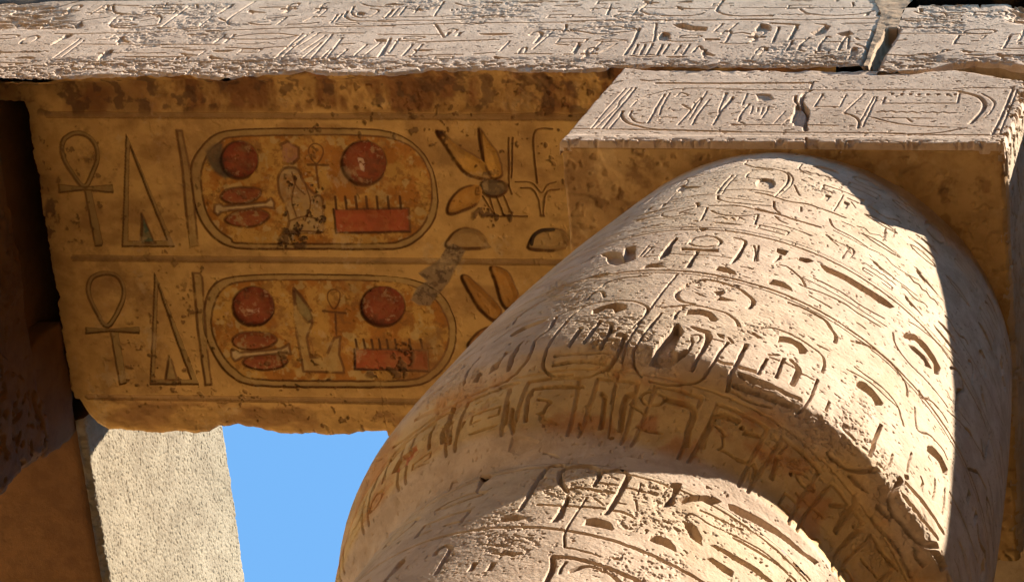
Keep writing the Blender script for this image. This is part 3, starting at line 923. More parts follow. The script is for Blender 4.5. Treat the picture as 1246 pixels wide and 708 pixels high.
def glyph_fill(R, a0, a1, b0, b1, size, dep, seed, up=1, names=None, skip=0.0, occ=.10):
    """rows of small carved signs wherever the traced carving leaves the band empty; up = direction of 'top' along B"""
    rng = random.Random(seed); a = a0; names = names or list(GLY)
    while a < a1:
        h = (b1-b0); nsub = rng.choice((1, 1, 2, 2, 3)) if h > size*1.1 else 1
        wd = size*rng.uniform(.55, .95) if nsub == 1 else size*rng.uniform(.8, 1.15)
        sh = h/nsub*.84
        for k in range(nsub):
            nm = rng.choice(names if nsub == 1 else ['loaf', 'water', 'mouth', 'basket', 'disc', 'house', 'snake', 'box', 'two', 'bird'])
            if nsub == 1 and nm in ('loaf', 'water', 'mouth', 'basket', 'house', 'box'): nm = rng.choice(['reed', 'owl', 'ankh', 'man', 'feather', 'stroke', 'crook', 'bird'])
            bb = b0+h*(k+.08)/nsub
            if rng.random() < skip: continue
            q = np.array([(a, bb), (a+wd, bb+sh)]); sl = R.box(q, 0)
            if sl is None or R.H[sl].size == 0 or (R.H[sl] > .0015).mean() > occ: continue
            def T(P): return [(a+x*wd, bb+(y if up > 0 else 1-y)*sh) for x, y in P]
            s_ = min(wd, sh)
            for st in GLY[nm]:
                if st[0] == 'f': R.fill(T(st[1]), dep, .003)
                else: R.groove(smooth(T(st[2])) if st[0] == 'g' else T(st[2]), max(.0045, st[1]*s_), dep*.9, .004)
        a += wd+size*rng.uniform(.12, .35)
def spaced(segs):
    out = []
    for a, b, n in segs: out.append(np.arange(a, b-1e-9, n))
    out.append([segs[-1][1]]); return np.concatenate(out)
def at_px(conv, pts, k, x):
    P = conv(pts); o = np.argsort(P[:, 0]); return np.interp(x, P[o, 0], P[o, k])

LOWER = [(0, 96), (20, 97), (50, 97), (80, 92), (120, 90), (150, 91), (200, 89), (230, 89), (255, 93), (275, 95), (300, 90), (330, 88), (371, 84), (385, 87), (430, 88), (480, 88), (520, 83), (560, 82), (600, 81), (640, 84), (680, 86), (710, 84), (745, 81)]
BACK = [(95, 480), (104, 498), (115, 510), (130, 519), (150, 522), (170, 523), (190, 523), (210, 521), (230, 523), (250, 524), (262, 516), (268, 519), (285, 514), (300, 516), (320, 521), (345, 524), (370, 525), (400, 526), (430, 523), (467, 521)]
def front_edge_y(x):
    return YF+.006+.02*fbm(x, x*0, .05, 3, 5)
def front_edge_z(x):
    P = on_front(LOWER); o = np.argsort(P[:, 0]); z = np.interp(x, P[o, 0], P[o, 1])
    return np.where((x > -3.66), ZS+.02+.03*fbm(x, x*0, .2, 3, 77), np.minimum(z, ZS-.004))+(fbm(x, x*0, .04, 4, 7, .6)-.5)*.022
def back_edge_y(x):
    y = at_px(on_soffit, BACK, 1, x)
    y = np.where(x > -4.95, 5.655+(fbm(x, x*0, .25, 4, 8)-.5)*.10, y)
    return np.where(x < -6.75, 5.64+(fbm(x, x*0, .25, 4, 8)-.5)*.06, y)+(fbm(x, x*0, .06, 3, 9)-.5)*.02
JL = np.array([(1064, -6), (1066, 2), (1073, 18), (1069, 30), (1066, 42), (1060, 56), (1056, 70), (1050, 84), (1046, 92)])
JR = np.array([(1112, -6), (1109, 2), (1098, 14), (1094, 28), (1089, 40), (1084, 50), (1072, 66), (1066, 80), (1058, 92)])
def joint_x(J, z):
    P = on_front(J); o = np.argsort(P[:, 1]); return np.interp(z, P[o, 1], P[o, 0])

# ------------------------------------------------------------------ ground
def ground():
    a = np.linspace(-1, 1, 121); a = np.sign(a)*np.abs(a)**3*1500
    X, Y = np.meshgrid(a, a)
    return tag(grid_obj('ground', np.stack([X, Y, np.full_like(X, GZ)+(fbm(X, Y, 2.5, 3, 3)-.5)*.12*(np.abs(X) < 60)], -1), M_ground), kind='structure')
ground()

# ------------------------------------------------------------------ beams
def front_grid(name, x_at, cols, zs, relief, mat, parent, seed, lowfn, extra=None):
    """front face of a beam; x_at(z, u) lets an end follow the broken joint"""
    Z, U = np.meshgrid(zs, cols, indexing='ij')
    X = x_at(Z, U)
    R = Relief(X, Z, seed)
    traced(T_FRONT, on_front, R, 1.15, px=.0058)
    for k, (z0, z1, sz) in enumerate(((12.16, 12.36, .13), (12.40, 12.62, .16), (12.72, 12.90, .15), (12.93, 13.14, .16))):
        glyph_fill(R, -7.2, 4, z0, z1, sz, .0085, 300+k+seed, 1, None, .25, .12)
    pg = pigment(X.shape)
    H = R.H*1.9 + weather(X, Z*1.6, seed, .0016, .004, .018, .70)
    # beaten lower band, small bruises
    low = sstep(12.22, 12.10, Z+(fbm(X, Z, .2, 3, seed+3)-.5)*.1)
    H += low*(.010*sstep(.48, .62, fbm(X, Z*1.5, .035, 4, seed+4, .65))+.004)
    rough = sstep(.64, .74, fbm(X, Z, .45, 3, seed+7))
    H += rough*.004*sstep(.40, .62, fbm(X, Z, .03, 4, seed+8, .65))
    if extra: H = extra(X, Z, H)
    ye, ze = lowfn(X)
    t = sstep(.02, .0, Z-ze)                                       # roll the arris back to the broken edge
    Yy = YF+H
    Zr = np.maximum(Z, ze)
    k = np.clip((Zr-ze)/.018, 0, 1)
    Yy = Yy*sstep(0, .55, k)+(1-sstep(0, .55, k))*(ye+(Yy-YF)*.0) if False else np.maximum(Yy, ye-(ye-YF)*sstep(0, 1, k))
    Yy = np.where(Zr <= ze+1e-6, ye, Yy)
    P = np.stack([X, Yy, Zr], -1)
    o = grid_obj(name, P, mat, parent, pg)
    return o

def beam_left():
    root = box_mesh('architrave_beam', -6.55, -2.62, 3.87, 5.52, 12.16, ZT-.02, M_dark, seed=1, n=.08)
    tag(root, 'long sandstone architrave beam with a painted underside spanning between the two capitals', 'beam', 'stone architrave beams')
    box_mesh('bearing_end', -9.6, -6.5, 3.90, 5.6, 12.44, ZT-.02, M_shade, root, seed=10, n=.08)
    cols = spaced([(-9.6, -7.45, .05), (-7.45, -2.4, .0036)]); cols = (cols-cols[0])/(cols[-1]-cols[0])
    zs = np.concatenate([np.arange(ZS-.14, ZT, .0036), [ZT]])
    def x_at(Z, U):
        e = joint_x(JL, Z)+(fbm(Z, Z*0, .06, 4, 71)-.5)*.02
        return -9.6+(e+9.6)*U
    def low(X): return front_edge_y(X), front_edge_z(X)
    def extra(X, Z, H):
        # broken upper left corner, bedding lines, end arris at the joint
        c = sstep(-6.75, -7.05, X+(Z-12.9)*.9+(fbm(X, Z, .25, 3, 90)-.5)*.3)*sstep(12.66, 12.74, Z)
        H = H+c*(.016*fbm(X*.5, Z*2.4, .05, 5, 91, .65)+.016*sstep(.45, .6, fbm(X*.6, Z*2.6, .045, 4, 92)))
        e = joint_x(JL, Z)-X
        return H+.03*sstep(.03, 0, e)*sstep(12.64, 12.58, Z)
    front_grid('carved_face', x_at, cols, zs, None, M_front, root, 11, low, extra)

    # ---- painted underside
    xs = spaced([(-9.6, -6.80, .05), (-6.80, -3.5, .0034), (-3.5, -2.62, .03)])
    v = np.linspace(0, 1, 560)
    X, V = np.meshgrid(xs, v)
    yf = front_edge_y(xs)[None]; yb = back_edge_y(xs)[None]
    Y = yf+(yb-yf)*V
    R = Relief(X, Y, 21, .001)
    S = on_soffit
    def px(x0, y0, s, *v): return S([(x0+a/s, y0+b/s) for a, b in zip(v[::2], v[1::2])])
    pg = pigment(X.shape); lab = np.zeros(X.shape, int); names = {}
    OCH = (.55, .36, .135); YEL = (.50, .27, .065); RED = (.25, .055, .022); DGR = (.135, .11, .07); BRN = (.13, .05, .018); OLV = (.31, .205, .075); GRN = (.10, .13, .075); WHT = (.42, .29, .14)
    mott = fbm(X, Y, .09, 5, 33, .6); mott2 = fbm(X, Y, .025, 4, 34, .6)
    def part(mask, nm, label=None):
        k = len(names)+1; names[k] = (nm, label); lab[mask > .5] = k
    def figure(P, dep, col, nm, dome=0., domew=.03, a=1.0, label=None, outline=True, wear=.25):
        m = R.mask(P)
        R.fill(P, dep, .004, dome, domew)
        paint(pg, m*(1-wear*sstep(.45, .6, mott2)), col, a)
        if outline:
            sl = R.box(P, .03)
            q = np.vstack([P, P[:1]]); e = np.zeros_like(X); e[sl] = sstep(.010, .004, R.dist(q, sl))*sstep(.25, .48, mott[sl])
            paint(pg, e, BRN, .8)
        if nm: part(m, nm, label)
    def line(P, w_, dep, col=BRN, a=.7):
        P = np.array(P); R.groove(P, w_, dep); sl = R.box(P, w_+.03)
        if sl is None: return
        e = np.zeros_like(X); e[sl] = sstep(w_/2+.002, w_/2-.002, R.dist(P, sl)); paint(pg, e, col, a)
    # broad tone changes of the old paint
    paint(pg, sstep(.40, .65, fbm(X, Y, .7, 4, 35)), (.46, .26, .085), .5)
    paint(pg, sstep(.55, .75, fbm(X, Y*2.2, .3, 5, 36)), (.30, .15, .05), .6)
    # border bands
    for a_, b_ in (((56, 140), (760, 144)), ((88, 314), (760, 320)), ((105, 483), (760, 492))):
        line(S([a_, b_]), .022, .006, (.30, .17, .07), .8)
        line(S([(a_[0], a_[1]-3.4), (b_[0], b_[1]-3.4)]), .004, .004, BRN, .7)
        line(S([(a_[0], a_[1]+3.4), (b_[0], b_[1]+3.4)]), .004, .004, BRN, .7)
    def cartouche(outer, inner, label):
        O = S(smooth(outer, 4, True)); I = S(smooth(inner, 4, True))
        mo = R.mask(O); mi = R.mask(I)
        R.fill(O, .006, .004); R.fill(I, .009, .004)
        paint(pg, mo, OLV, .55)
        paint(pg, mi, YEL, 1.0); paint(pg, mi*sstep(.42, .60, mott), (.36, .13, .022), .85); paint(pg, mi*sstep(.55, .64, fbm(X, Y, .035, 5, 137, .7)), (.27, .12, .03), .7); paint(pg, mi*sstep(.60, .70, fbm(X, Y, .05, 4, 37)), (.50, .33, .12), .8)
        for Q in (O, I):
            q = np.vstack([Q, Q[:1]]); sl = R.box(q, .03); e = np.zeros_like(X); e[sl] = sstep(.0075, .003, R.dist(q, sl))*sstep(.2, .45, mott[sl]); paint(pg, e, BRN, .85)
            R.groove(q, .005, .009)
        part(mo, 'cartouche_ring'); part(mi, 'cartouche_field', label)
    cartouche([(232, 207), (239, 188), (255, 169), (276, 160), (327, 157), (408, 157), (462, 159), (495, 170), (519, 193), (530, 222), (532, 252), (523, 276), (503, 295), (478, 303), (400, 303), (305, 303), (277, 299), (257, 286), (243, 266), (235, 240)],
              [(244, 215), (251, 191), (267, 174), (290, 167), (400, 165), (460, 167), (484, 172), (505, 184), (520, 206), (525, 232), (522, 258), (510, 280), (488, 293), (456, 297), (300, 297), (280, 291), (260, 275), (248, 250)], 'yellow oval field of the upper cartouche holding red discs and a seated figure')
    cartouche([(248, 400), (249, 371), (262, 345), (296, 336), (362, 334), (463, 336), (506, 342), (535, 357), (550, 381), (555, 406), (548, 436), (528, 459), (497, 470), (395, 471), (311, 469), (280, 457), (260, 431)],
              [(257, 400), (259, 374), (271, 352), (298, 343), (362, 341), (463, 343), (502, 349), (527, 363), (541, 384), (546, 406), (540, 432), (523, 452), (495, 463), (395, 464), (312, 462), (287, 451), (267, 427)], 'yellow oval field of the lower cartouche with the grey mortar patch at its top corner')
    for k_ in (0, 1):                                            # reed strokes
        P = [px(0, 100, 3.22, 690, 190, 712, 192, 722, 240, 742, 340, 760, 480, 776, 640, 744, 648, 728, 500, 714, 340), px(60, 300, 2.95, 514, 95, 540, 97, 548, 110, 560, 300, 570, 400, 582, 495, 560, 498, 546, 400, 533, 300)][k_]
        figure(P, .005, OLV, 'reed_sign', a=.6)
    # ankh signs: band loop, bar and stem
    def ankh(loop, bar, stem, wd, label):
        L_ = smooth(loop, 5, True); Pn = S(L_); c = np.vstack([Pn, Pn[:1]])
        sl = R.box(c, .05); d = R.dist(c, sl); m = np.zeros_like(X); m[sl] = sstep(wd/2+.002, wd/2-.002, d)
        R.H[sl] = np.maximum(R.H[sl], .009*sstep(wd/2+.002, wd/2-.002, d))
        e = np.zeros_like(X); e[sl] = sstep(.0055, .002, np.abs(d-wd/2))
        for q in (bar, stem):
            P = S(q); R.fill(P, .009); m = np.maximum(m, R.mask(P)); s2 = R.box(P, .03); qq = np.vstack([P, P[:1]]); e[s2] = np.maximum(e[s2], sstep(.005, .002, R.dist(qq, s2)))
        paint(pg, m, OLV, .75); paint(pg, e, BRN, .7); part(m, 'ankh_sign', label)
    z = lambda x0, y0, s, *v: [(x0+a/s, y0+b/s) for a, b in zip(v[::2], v[1::2])]
    ankh(z(0, 100, 3.22, 330, 410, 275, 345, 244, 285, 248, 230, 290, 202, 335, 208, 372, 245, 382, 295, 366, 345), z(0, 100, 3.22, 228, 402, 330, 413, 440, 403, 442, 434, 330, 424, 230, 434), z(0, 100, 3.22, 330, 425, 356, 425, 378, 520, 402, 628, 398, 642, 372, 642, 350, 530), .020, 'greenish painted ankh sign of the upper row')
    ankh(z(60, 300, 2.95, 208, 286, 165, 228, 140, 165, 148, 118, 190, 97, 240, 105, 266, 150, 258, 205), z(60, 300, 2.95, 130, 290, 215, 297, 322, 286, 322, 313, 215, 305, 130, 314), z(60, 300, 2.95, 218, 307, 245, 307, 262, 400, 277, 490, 252, 496, 236, 410), .020, 'worn ankh sign of the lower row')
    for k_ in (0, 1):                                            # tall triangle (thorn) signs
        if k_ == 0:
            o_ = z(0, 100, 3.22, 493, 205, 580, 410, 684, 645, 478, 645, 486, 420); i_ = z(0, 100, 3.22, 506, 250, 580, 440, 655, 622, 500, 624, 503, 420); t_ = z(0, 100, 3.22, 555, 515, 580, 570, 606, 632, 552, 632)
        else:
            o_ = z(60, 300, 2.95, 377, 95, 460, 300, 536, 495, 361, 495, 370, 300); i_ = z(60, 300, 2.95, 388, 140, 450, 320, 508, 478, 376, 478, 383, 320); t_ = z(60, 300, 2.95, 430, 388, 445, 430, 458, 480, 416, 480)
        mo = R.mask(S(o_)); mi = R.mask(S(i_)); H0 = R.H.copy(); R.fill(S(o_), .009); R.H = np.where(mi > .5, H0, R.H)
        paint(pg, mo*(1-mi), OLV, .7)
        for Q in (S(o_), S(i_)):
            q = np.vstack([Q, Q[:1]]); sl = R.box(q, .03); e = np.zeros_like(X); e[sl] = sstep(.0045, .002, R.dist(q, sl)); paint(pg, e, BRN, .75)
        part(mo*(1-mi), 'triangle_sign'); figure(S(t_), .007, GRN if k_ == 0 else OLV, 'triangle_core', label='small dark green triangle inside the upper triangle sign' if k_ == 0 else None)
    # red discs, domed inside their sinking
    for cx, cy, rx, ry, lb in ((290, 196, 22.8, 23, 'small red disc with a black smear beside it'), (441.5, 200, 27.5, 27, 'largest red sun disc with a white scar'), (307, 374, 25.5, 24, 'red disc with a pale scar in the lower cartouche'), (464.5, 374, 27, 24.5, 'rayed red sun disc in the lower cartouche')):
        q = [(cx+rx*math.cos(a), cy+ry*math.sin(a)) for a in np.linspace(0, 2*math.pi, 40)[:-1]]
        figure(S(q), .024, RED, 'sun_disc', .32, .07, 1.0, lb, wear=.1)
        mq = R.mask(S(q)); paint(pg, mq*sstep(.50, .66, fbm(X, Y, .05, 5, 63, .7)), (.13, .045, .02), .75); paint(pg, mq*sstep(.60, .72, fbm(X, Y, .04, 5, 64, .7)), (.42, .24, .11), .8)
        q2 = [(cx+.55*rx*math.cos(a), cy+.55*ry*math.sin(a)) for a in np.linspace(0, 2*math.pi, 30)[:-1]]
        paint(pg, R.mask(S(q2), .015), (.31, .085, .03), .35)
    paint(pg, R.mask(S(z(220, 130, 3.725, 795, 235, 820, 240, 830, 270, 825, 300, 810, 290, 800, 260)), .004)*sstep(.4, .5, mott2), (.62, .42, .28), .9)
    paint(pg, R.mask(S(z(60, 300, 2.95, 700, 228, 730, 232, 750, 225, 748, 245, 715, 248)), .004)*sstep(.35, .5, mott2), (.55, .33, .2), .9)
    paint(pg, R.mask(S(z(220, 130, 3.725, 110, 200, 150, 170, 190, 165, 180, 230, 190, 290, 230, 320, 200, 330, 150, 300, 115, 250)), .012), (.07, .055, .04), .85)
    # mouth signs with the bar between them
    for q in (z(0, 100, 3.22, 862, 455, 885, 425, 940, 416, 1000, 418, 1020, 432, 1000, 462, 950, 480, 895, 478), z(0, 100, 3.22, 876, 540, 920, 512, 970, 503, 1030, 508, 1052, 530, 1015, 560, 960, 572, 905, 562),
              z(60, 300, 2.95, 653, 340, 680, 315, 730, 308, 790, 315, 815, 338, 790, 360, 730, 373, 675, 366), z(60, 300, 2.95, 692, 417, 720, 395, 770, 389, 830, 395, 852, 416, 825, 438, 770, 446, 715, 438)):
        figure(S(smooth(q, 4, True)), .014, (.27, .075, .028), 'mouth_sign', .4, .03); mq = R.mask(S(smooth(q, 4, True))); paint(pg, mq*sstep(.56, .68, fbm(X, Y, .03, 4, 65, .7)), (.36, .22, .09), .8)
    for q in (z(0, 100, 3.22, 838, 482, 858, 480, 872, 488, 960, 482, 1035, 474, 1060, 458, 1072, 475, 1072, 498, 1040, 492, 960, 500, 872, 508, 850, 524, 836, 512), z(60, 300, 2.95, 650, 374, 668, 374, 680, 382, 760, 376, 830, 368, 858, 352, 864, 388, 830, 384, 760, 392, 690, 400, 664, 413, 652, 398)):
        figure(S(q), .006, (.52, .36, .17), 'bone_sign', .3, .01)
    # seated figures with small ankhs
    figure(S(smooth(z(220, 130, 3.725, 438, 330, 455, 290, 490, 278, 530, 290, 560, 350, 600, 395, 640, 420, 645, 520, 640, 570, 560, 575, 480, 575, 488, 520, 470, 450, 445, 400), 3, True)), .010, (.36, .235, .11), 'seated_figure', .5, .03, .7, 'pale flaking seated figure in the upper cartouche', wear=.5)
    figure(S(z(220, 130, 3.725, 450, 175, 480, 158, 530, 188, 532, 235, 505, 262, 460, 250)), .008, (.36, .17, .09), 'figure_head', .4, .02, wear=.4)
    m = R.mask(S(z(220, 130, 3.725, 470, 300, 640, 300, 660, 560, 480, 640, 430, 660, 460, 560)), .01)
    k_ = m*sstep(.60, .66, fbm(X, Y, .035, 4, 38, .6)); R.H += k_*.010; paint(pg, k_, (.10, .055, .03), .9)
    k_ = m*sstep(.68, .72, fbm(X, Y, .02, 4, 39, .6)); paint(pg, k_, (.52, .38, .22), .6)
    for q in ((500, 300, 520, 360, 560, 400), (560, 350, 585, 440, 560, 520), (490, 520, 560, 500, 640, 520), (480, 575, 560, 566, 640, 572), (520, 330, 500, 420, 520, 500)): line(S(smooth(z(220, 130, 3.725, *q), 4)), .008, .008, BRN, .8)
    figure(S(z(260, 300, 2.95, 285, 150, 310, 175, 352, 240, 350, 285, 330, 330, 345, 400, 400, 400, 430, 330, 452, 325, 448, 390, 465, 440, 465, 455, 320, 450, 305, 370, 285, 250)), .009, (.46, .30, .11), 'seated_figure', .5, .03, .8, 'brown outlined seated figure in the lower cartouche')
    figure(S(z(260, 300, 2.95, 290, 155, 345, 230, 355, 265, 335, 275, 305, 240, 290, 200)), .009, (.13, .115, .05), None, .4, .02, .6)
    for lp, br, st in ((z(220, 130, 3.725, 610, 262, 580, 225, 578, 190, 605, 170, 635, 185, 640, 222), z(220, 130, 3.725, 572, 266, 665, 268), z(220, 130, 3.725, 610, 272, 622, 372)), (z(260, 300, 2.95, 430, 226, 408, 195, 410, 165, 430, 156, 450, 168, 448, 198), z(260, 300, 2.95, 390, 233, 472, 242), z(260, 300, 2.95, 435, 245, 437, 318))):
        q = S(smooth(lp, 5, True)); q = np.vstack([q, q[:1]]); line(q, .008, .007, BRN, .85); line(S(br), .012, .008, BRN, .85); line(S(st), .011, .008, BRN, .85)
    # game boards with their pieces
    for rect, pegs, y0_, y1_, o3 in ((z(220, 130, 3.725, 690, 468, 1030, 464, 1036, 570, 702, 576), (697, 743, 790, 838, 886, 936, 990), 410, 466, (220, 130, 3.725)), (z(260, 300, 2.95, 505, 370, 765, 375, 770, 450, 505, 443), (508, 537, 565, 592, 620, 650, 700, 742), 336, 370, (260, 300, 2.95))):
        figure(S(rect), .013, (.36, .085, .03), 'board_sign', .3, .03, wear=.15)
        for q in pegs: line(S(z(*o3, q-1, y0_, q+5, y1_)), .013, .009, (.09, .035, .014), .95)
        line(S(z(*o3, *( (690, 468, 702, 576) if o3[0] == 220 else (505, 370, 505, 443)))), .010, .014, (.09, .035, .02), .8)
        line(S(z(*o3, *( (702, 574, 1036, 568) if o3[0] == 220 else (505, 443, 770, 450)))), .008, .012, (.12, .045, .025), .7)
    # bee and sedge
    b0 = (500, 120, 3.54); b1 = (260, 300, 2.95)
    WNG = (.56, .29, .06)
    figure(S(smooth(z(*b0, 108, 145, 138, 150, 200, 205, 260, 240, 310, 275, 345, 345, 290, 345, 235, 325, 195, 280, 150, 210), 4, True)), .012, WNG, 'bee_wing', .55, .03)
    figure(S(smooth(z(*b0, 290, 135, 300, 135, 330, 180, 372, 240, 392, 330, 345, 345, 312, 275, 298, 200), 4, True)), .012, WNG, 'bee_wing', .55, .03)
    figure(S(smooth(z(*b0, 298, 372, 330, 352, 400, 360, 413, 395, 380, 422, 320, 418), 4, True)), .012, (.16, .10, .05), 'bee_thorax', .5, .02)
    figure(S(smooth(z(*b0, 155, 492, 168, 440, 210, 395, 250, 378, 292, 375, 304, 420, 272, 462, 190, 497), 4, True)), .012, (.50, .24, .05), 'bee_abdomen', .55, .03)
    figure(S(z(*b0, 108, 140, 135, 142, 138, 162, 118, 165)), .016, (.05, .03, .02), None)
    for q in ((310, 420, 360, 505), (340, 425, 360, 500), (370, 425, 400, 505), (400, 420, 438, 508), (330, 508, 500, 508), (422, 170, 422, 380), (440, 170, 434, 340), (420, 370, 436, 412), (300, 140, 313, 270)): line(S(z(*b0, *q)), .007, .007, BRN, .85)
    line(S(smooth(z(*b0, 610, 132, 560, 130, 533, 150, 530, 220, 545, 365), 5)), .008, .008); line(S(smooth(z(*b0, 475, 385, 520, 388, 548, 430, 560, 500), 5)), .007, .007)
    line(S(smooth(z(*b0, 450, 358, 520, 362, 562, 405, 590, 372, 625, 358), 5)), .006, .006); line(S(smooth(z(*b0, 640, 390, 590, 400, 575, 440, 570, 505), 5)), .007, .007); line(S(z(*b0, 560, 505, 572, 505)), .010, .008)
    for q in (z(*b0, 158, 645, 165, 600, 200, 568, 245, 558, 295, 575, 330, 620, 330, 645), z(*b0, 512, 650, 518, 605, 555, 570, 600, 562, 660, 575, 665, 650)):
        figure(S(smooth(q, 4, True)), .012, (.40, .24, .09), 'bread_sign', .5, .03)
    line(S(smooth(z(*b0, 518, 630, 525, 598, 560, 572, 610, 568), 4)), .018, .014, (.05, .03, .02), .9)
    for q in (z(*b1, 888, 112, 910, 106, 960, 150, 1010, 200, 1032, 235, 1005, 268, 955, 230, 920, 175), z(*b1, 992, 72, 1050, 88, 1080, 140, 1092, 190, 1055, 225, 1030, 200, 1010, 130)):
        figure(S(smooth(q, 4, True)), .012, (.42, .19, .04), 'bee_wing', .5, .03)
    figure(S(smooth(z(*b1, 912, 365, 930, 325, 970, 295, 1030, 285, 1050, 340, 990, 380), 4, True)), .012, (.34, .15, .04), 'bee_abdomen', .5, .03)
    # mortar patch over the corner of the lower cartouche, old damage
    q = S(z(*b1, 735, 95, 770, 72, 810, 45, 835, 5, 860, -8, 905, 15, 880, 55, 862, 90, 845, 125, 800, 180, 775, 215, 735, 212, 704, 195, 728, 150, 765, 125))
    m = R.mask(q, .006); R.H -= m*.004*fbm(X, Y, .03, 3, 40); paint(pg, m, (.24, .16, .09), .9); paint(pg, m*sstep(.5, .6, mott2), (.12, .07, .04), .8)
    for cx, cy, rx, ry, th in ((600, 262, 26, 14, .5), (520, 560-255, 0, 0, .6), (490, 435, 14, 18, .45), (470, 455, 26, 8, .5), (355, 295, 18, 14, .5), (310, 245, 0, 0, 1), (60, 270, 8, 30, .45), (340, 125, 14, 6, .5)):
        if rx == 0: continue
        q = S([(cx+rx*math.cos(a), cy+ry*math.sin(a)) for a in np.linspace(0, 6.28, 16)[:-1]])
        k_ = R.mask(q, .012)*sstep(th, th+.1, fbm(X, Y, .035, 4, 44, .62)); R.H += k_*.010; paint(pg, k_, (.16, .085, .04), .85)
    # flaked pits, stains and soot along the front zone
    pit = sstep(.70, .75, fbm(X, Y, .035, 3, 45, .55))*sstep(.42, .6, fbm(X, Y, .5, 3, 60)); R.H += pit*.006; paint(pg, pit, (.17, .09, .035), .65)
    fl = sstep(.60, .72, fbm(X, Y, .22, 6, 61, .72)); paint(pg, fl, (.30, .165, .06), .5)
    fl = sstep(.62, .74, fbm(X, Y, .18, 6, 62, .75)); paint(pg, fl, (.55, .38, .19), .45)
    front = sstep(4.03, 3.98, Y+(fbm(X, Y, .3, 4, 46)-.5)*.10)
    brk = sstep(.0, .25, np.interp(X, [-6.7, -6.2, -5.9, -5.4, -4.9, -4.3, -3.9, -3.5], [0, .1, .1, .7, .55, .8, .9, .9])+(fbm(X, Y, .3, 3, 47)-.6))
    R.H += front*brk*(.035*fbm(X, Y, .16, 4, 48, .6)+.012*fbm(X, Y, .03, 3, 49))
    paint(pg, front*brk*sstep(.35, .6, fbm(X, Y*.5, .12, 5, 52, .6)), (.22, .085, .03), .85)
    paint(pg, front*sstep(.56, .66, fbm(X, Y, .06, 4, 53)), (.12, .06, .03), .7)
    back = sstep(5.50, 5.56, Y); R.H += back*.022*fbm(X*.6, Y, .12, 4, 54, .6); paint(pg, back*sstep(.4, .62, fbm(X*.5, Y, .1, 4, 55)), (.26, .125, .045), .7)
    lft = sstep(-6.52, -6.66, X+(fbm(X, Y, .12, 4, 56)-.5)*.12); paint(pg, lft, (.14, .075, .035), .45)
    H = R.H+weather(X, Y, 22, .003, .003, .03, .7)
    Zs = ZS+H
    # roll the rear edge over and up behind the beam
    Yb = Y.copy(); 
    hole = sstep(-6.618, -6.645, X+(fbm(X, Y, .06, 4, 58)-.5)*.05)*sstep(3.955, 3.985, Y+(fbm(X, Y, .05, 3, 158)-.5)*.03); Zs = Zs+hole*.38*sstep(0, .05, Y-yf)
    zf = front_edge_z(xs)[None]; e0 = sstep(.06, 0, Y-yf+(fbm(X, Y, .05, 3, 59)-.5)*.03*(Y > yf+.004)); Zs = Zs*(1-e0)+zf*e0
    P = np.stack([X, Yb, Zs], -1)
    up = []
    rr = [(.012, .004), (.022, .012), (.03, .03), (.033, .06), (.03, .12), (.02, .3), (.01, .7), (.0, ZT-ZS-.02)]
    for oy, oz in rr: 
        g = np.stack([xs, Yb[-1]+oy+(fbm(xs, xs*0+oz*3, .15, 4, 57)-.5)*.03, np.full_like(xs, ZS+oz)+((Zs[-1]-ZS)*max(0, 1-oz/.5))], -1); up.append(g)
    n0 = P.shape[0]
    P = np.concatenate([P, np.array(up)], 0)
    pg = np.concatenate([pg, np.repeat(pg[-1:], len(rr), 0)], 0)
    lab = np.concatenate([lab, np.zeros((len(rr), lab.shape[1]), int)], 0)
    face = lab[:-1, :-1].copy()
    grid_obj('painted_soffit', P, M_soff, root, pg, flip=True, labels=face, names=names)
    return root
beam_l = beam_left()

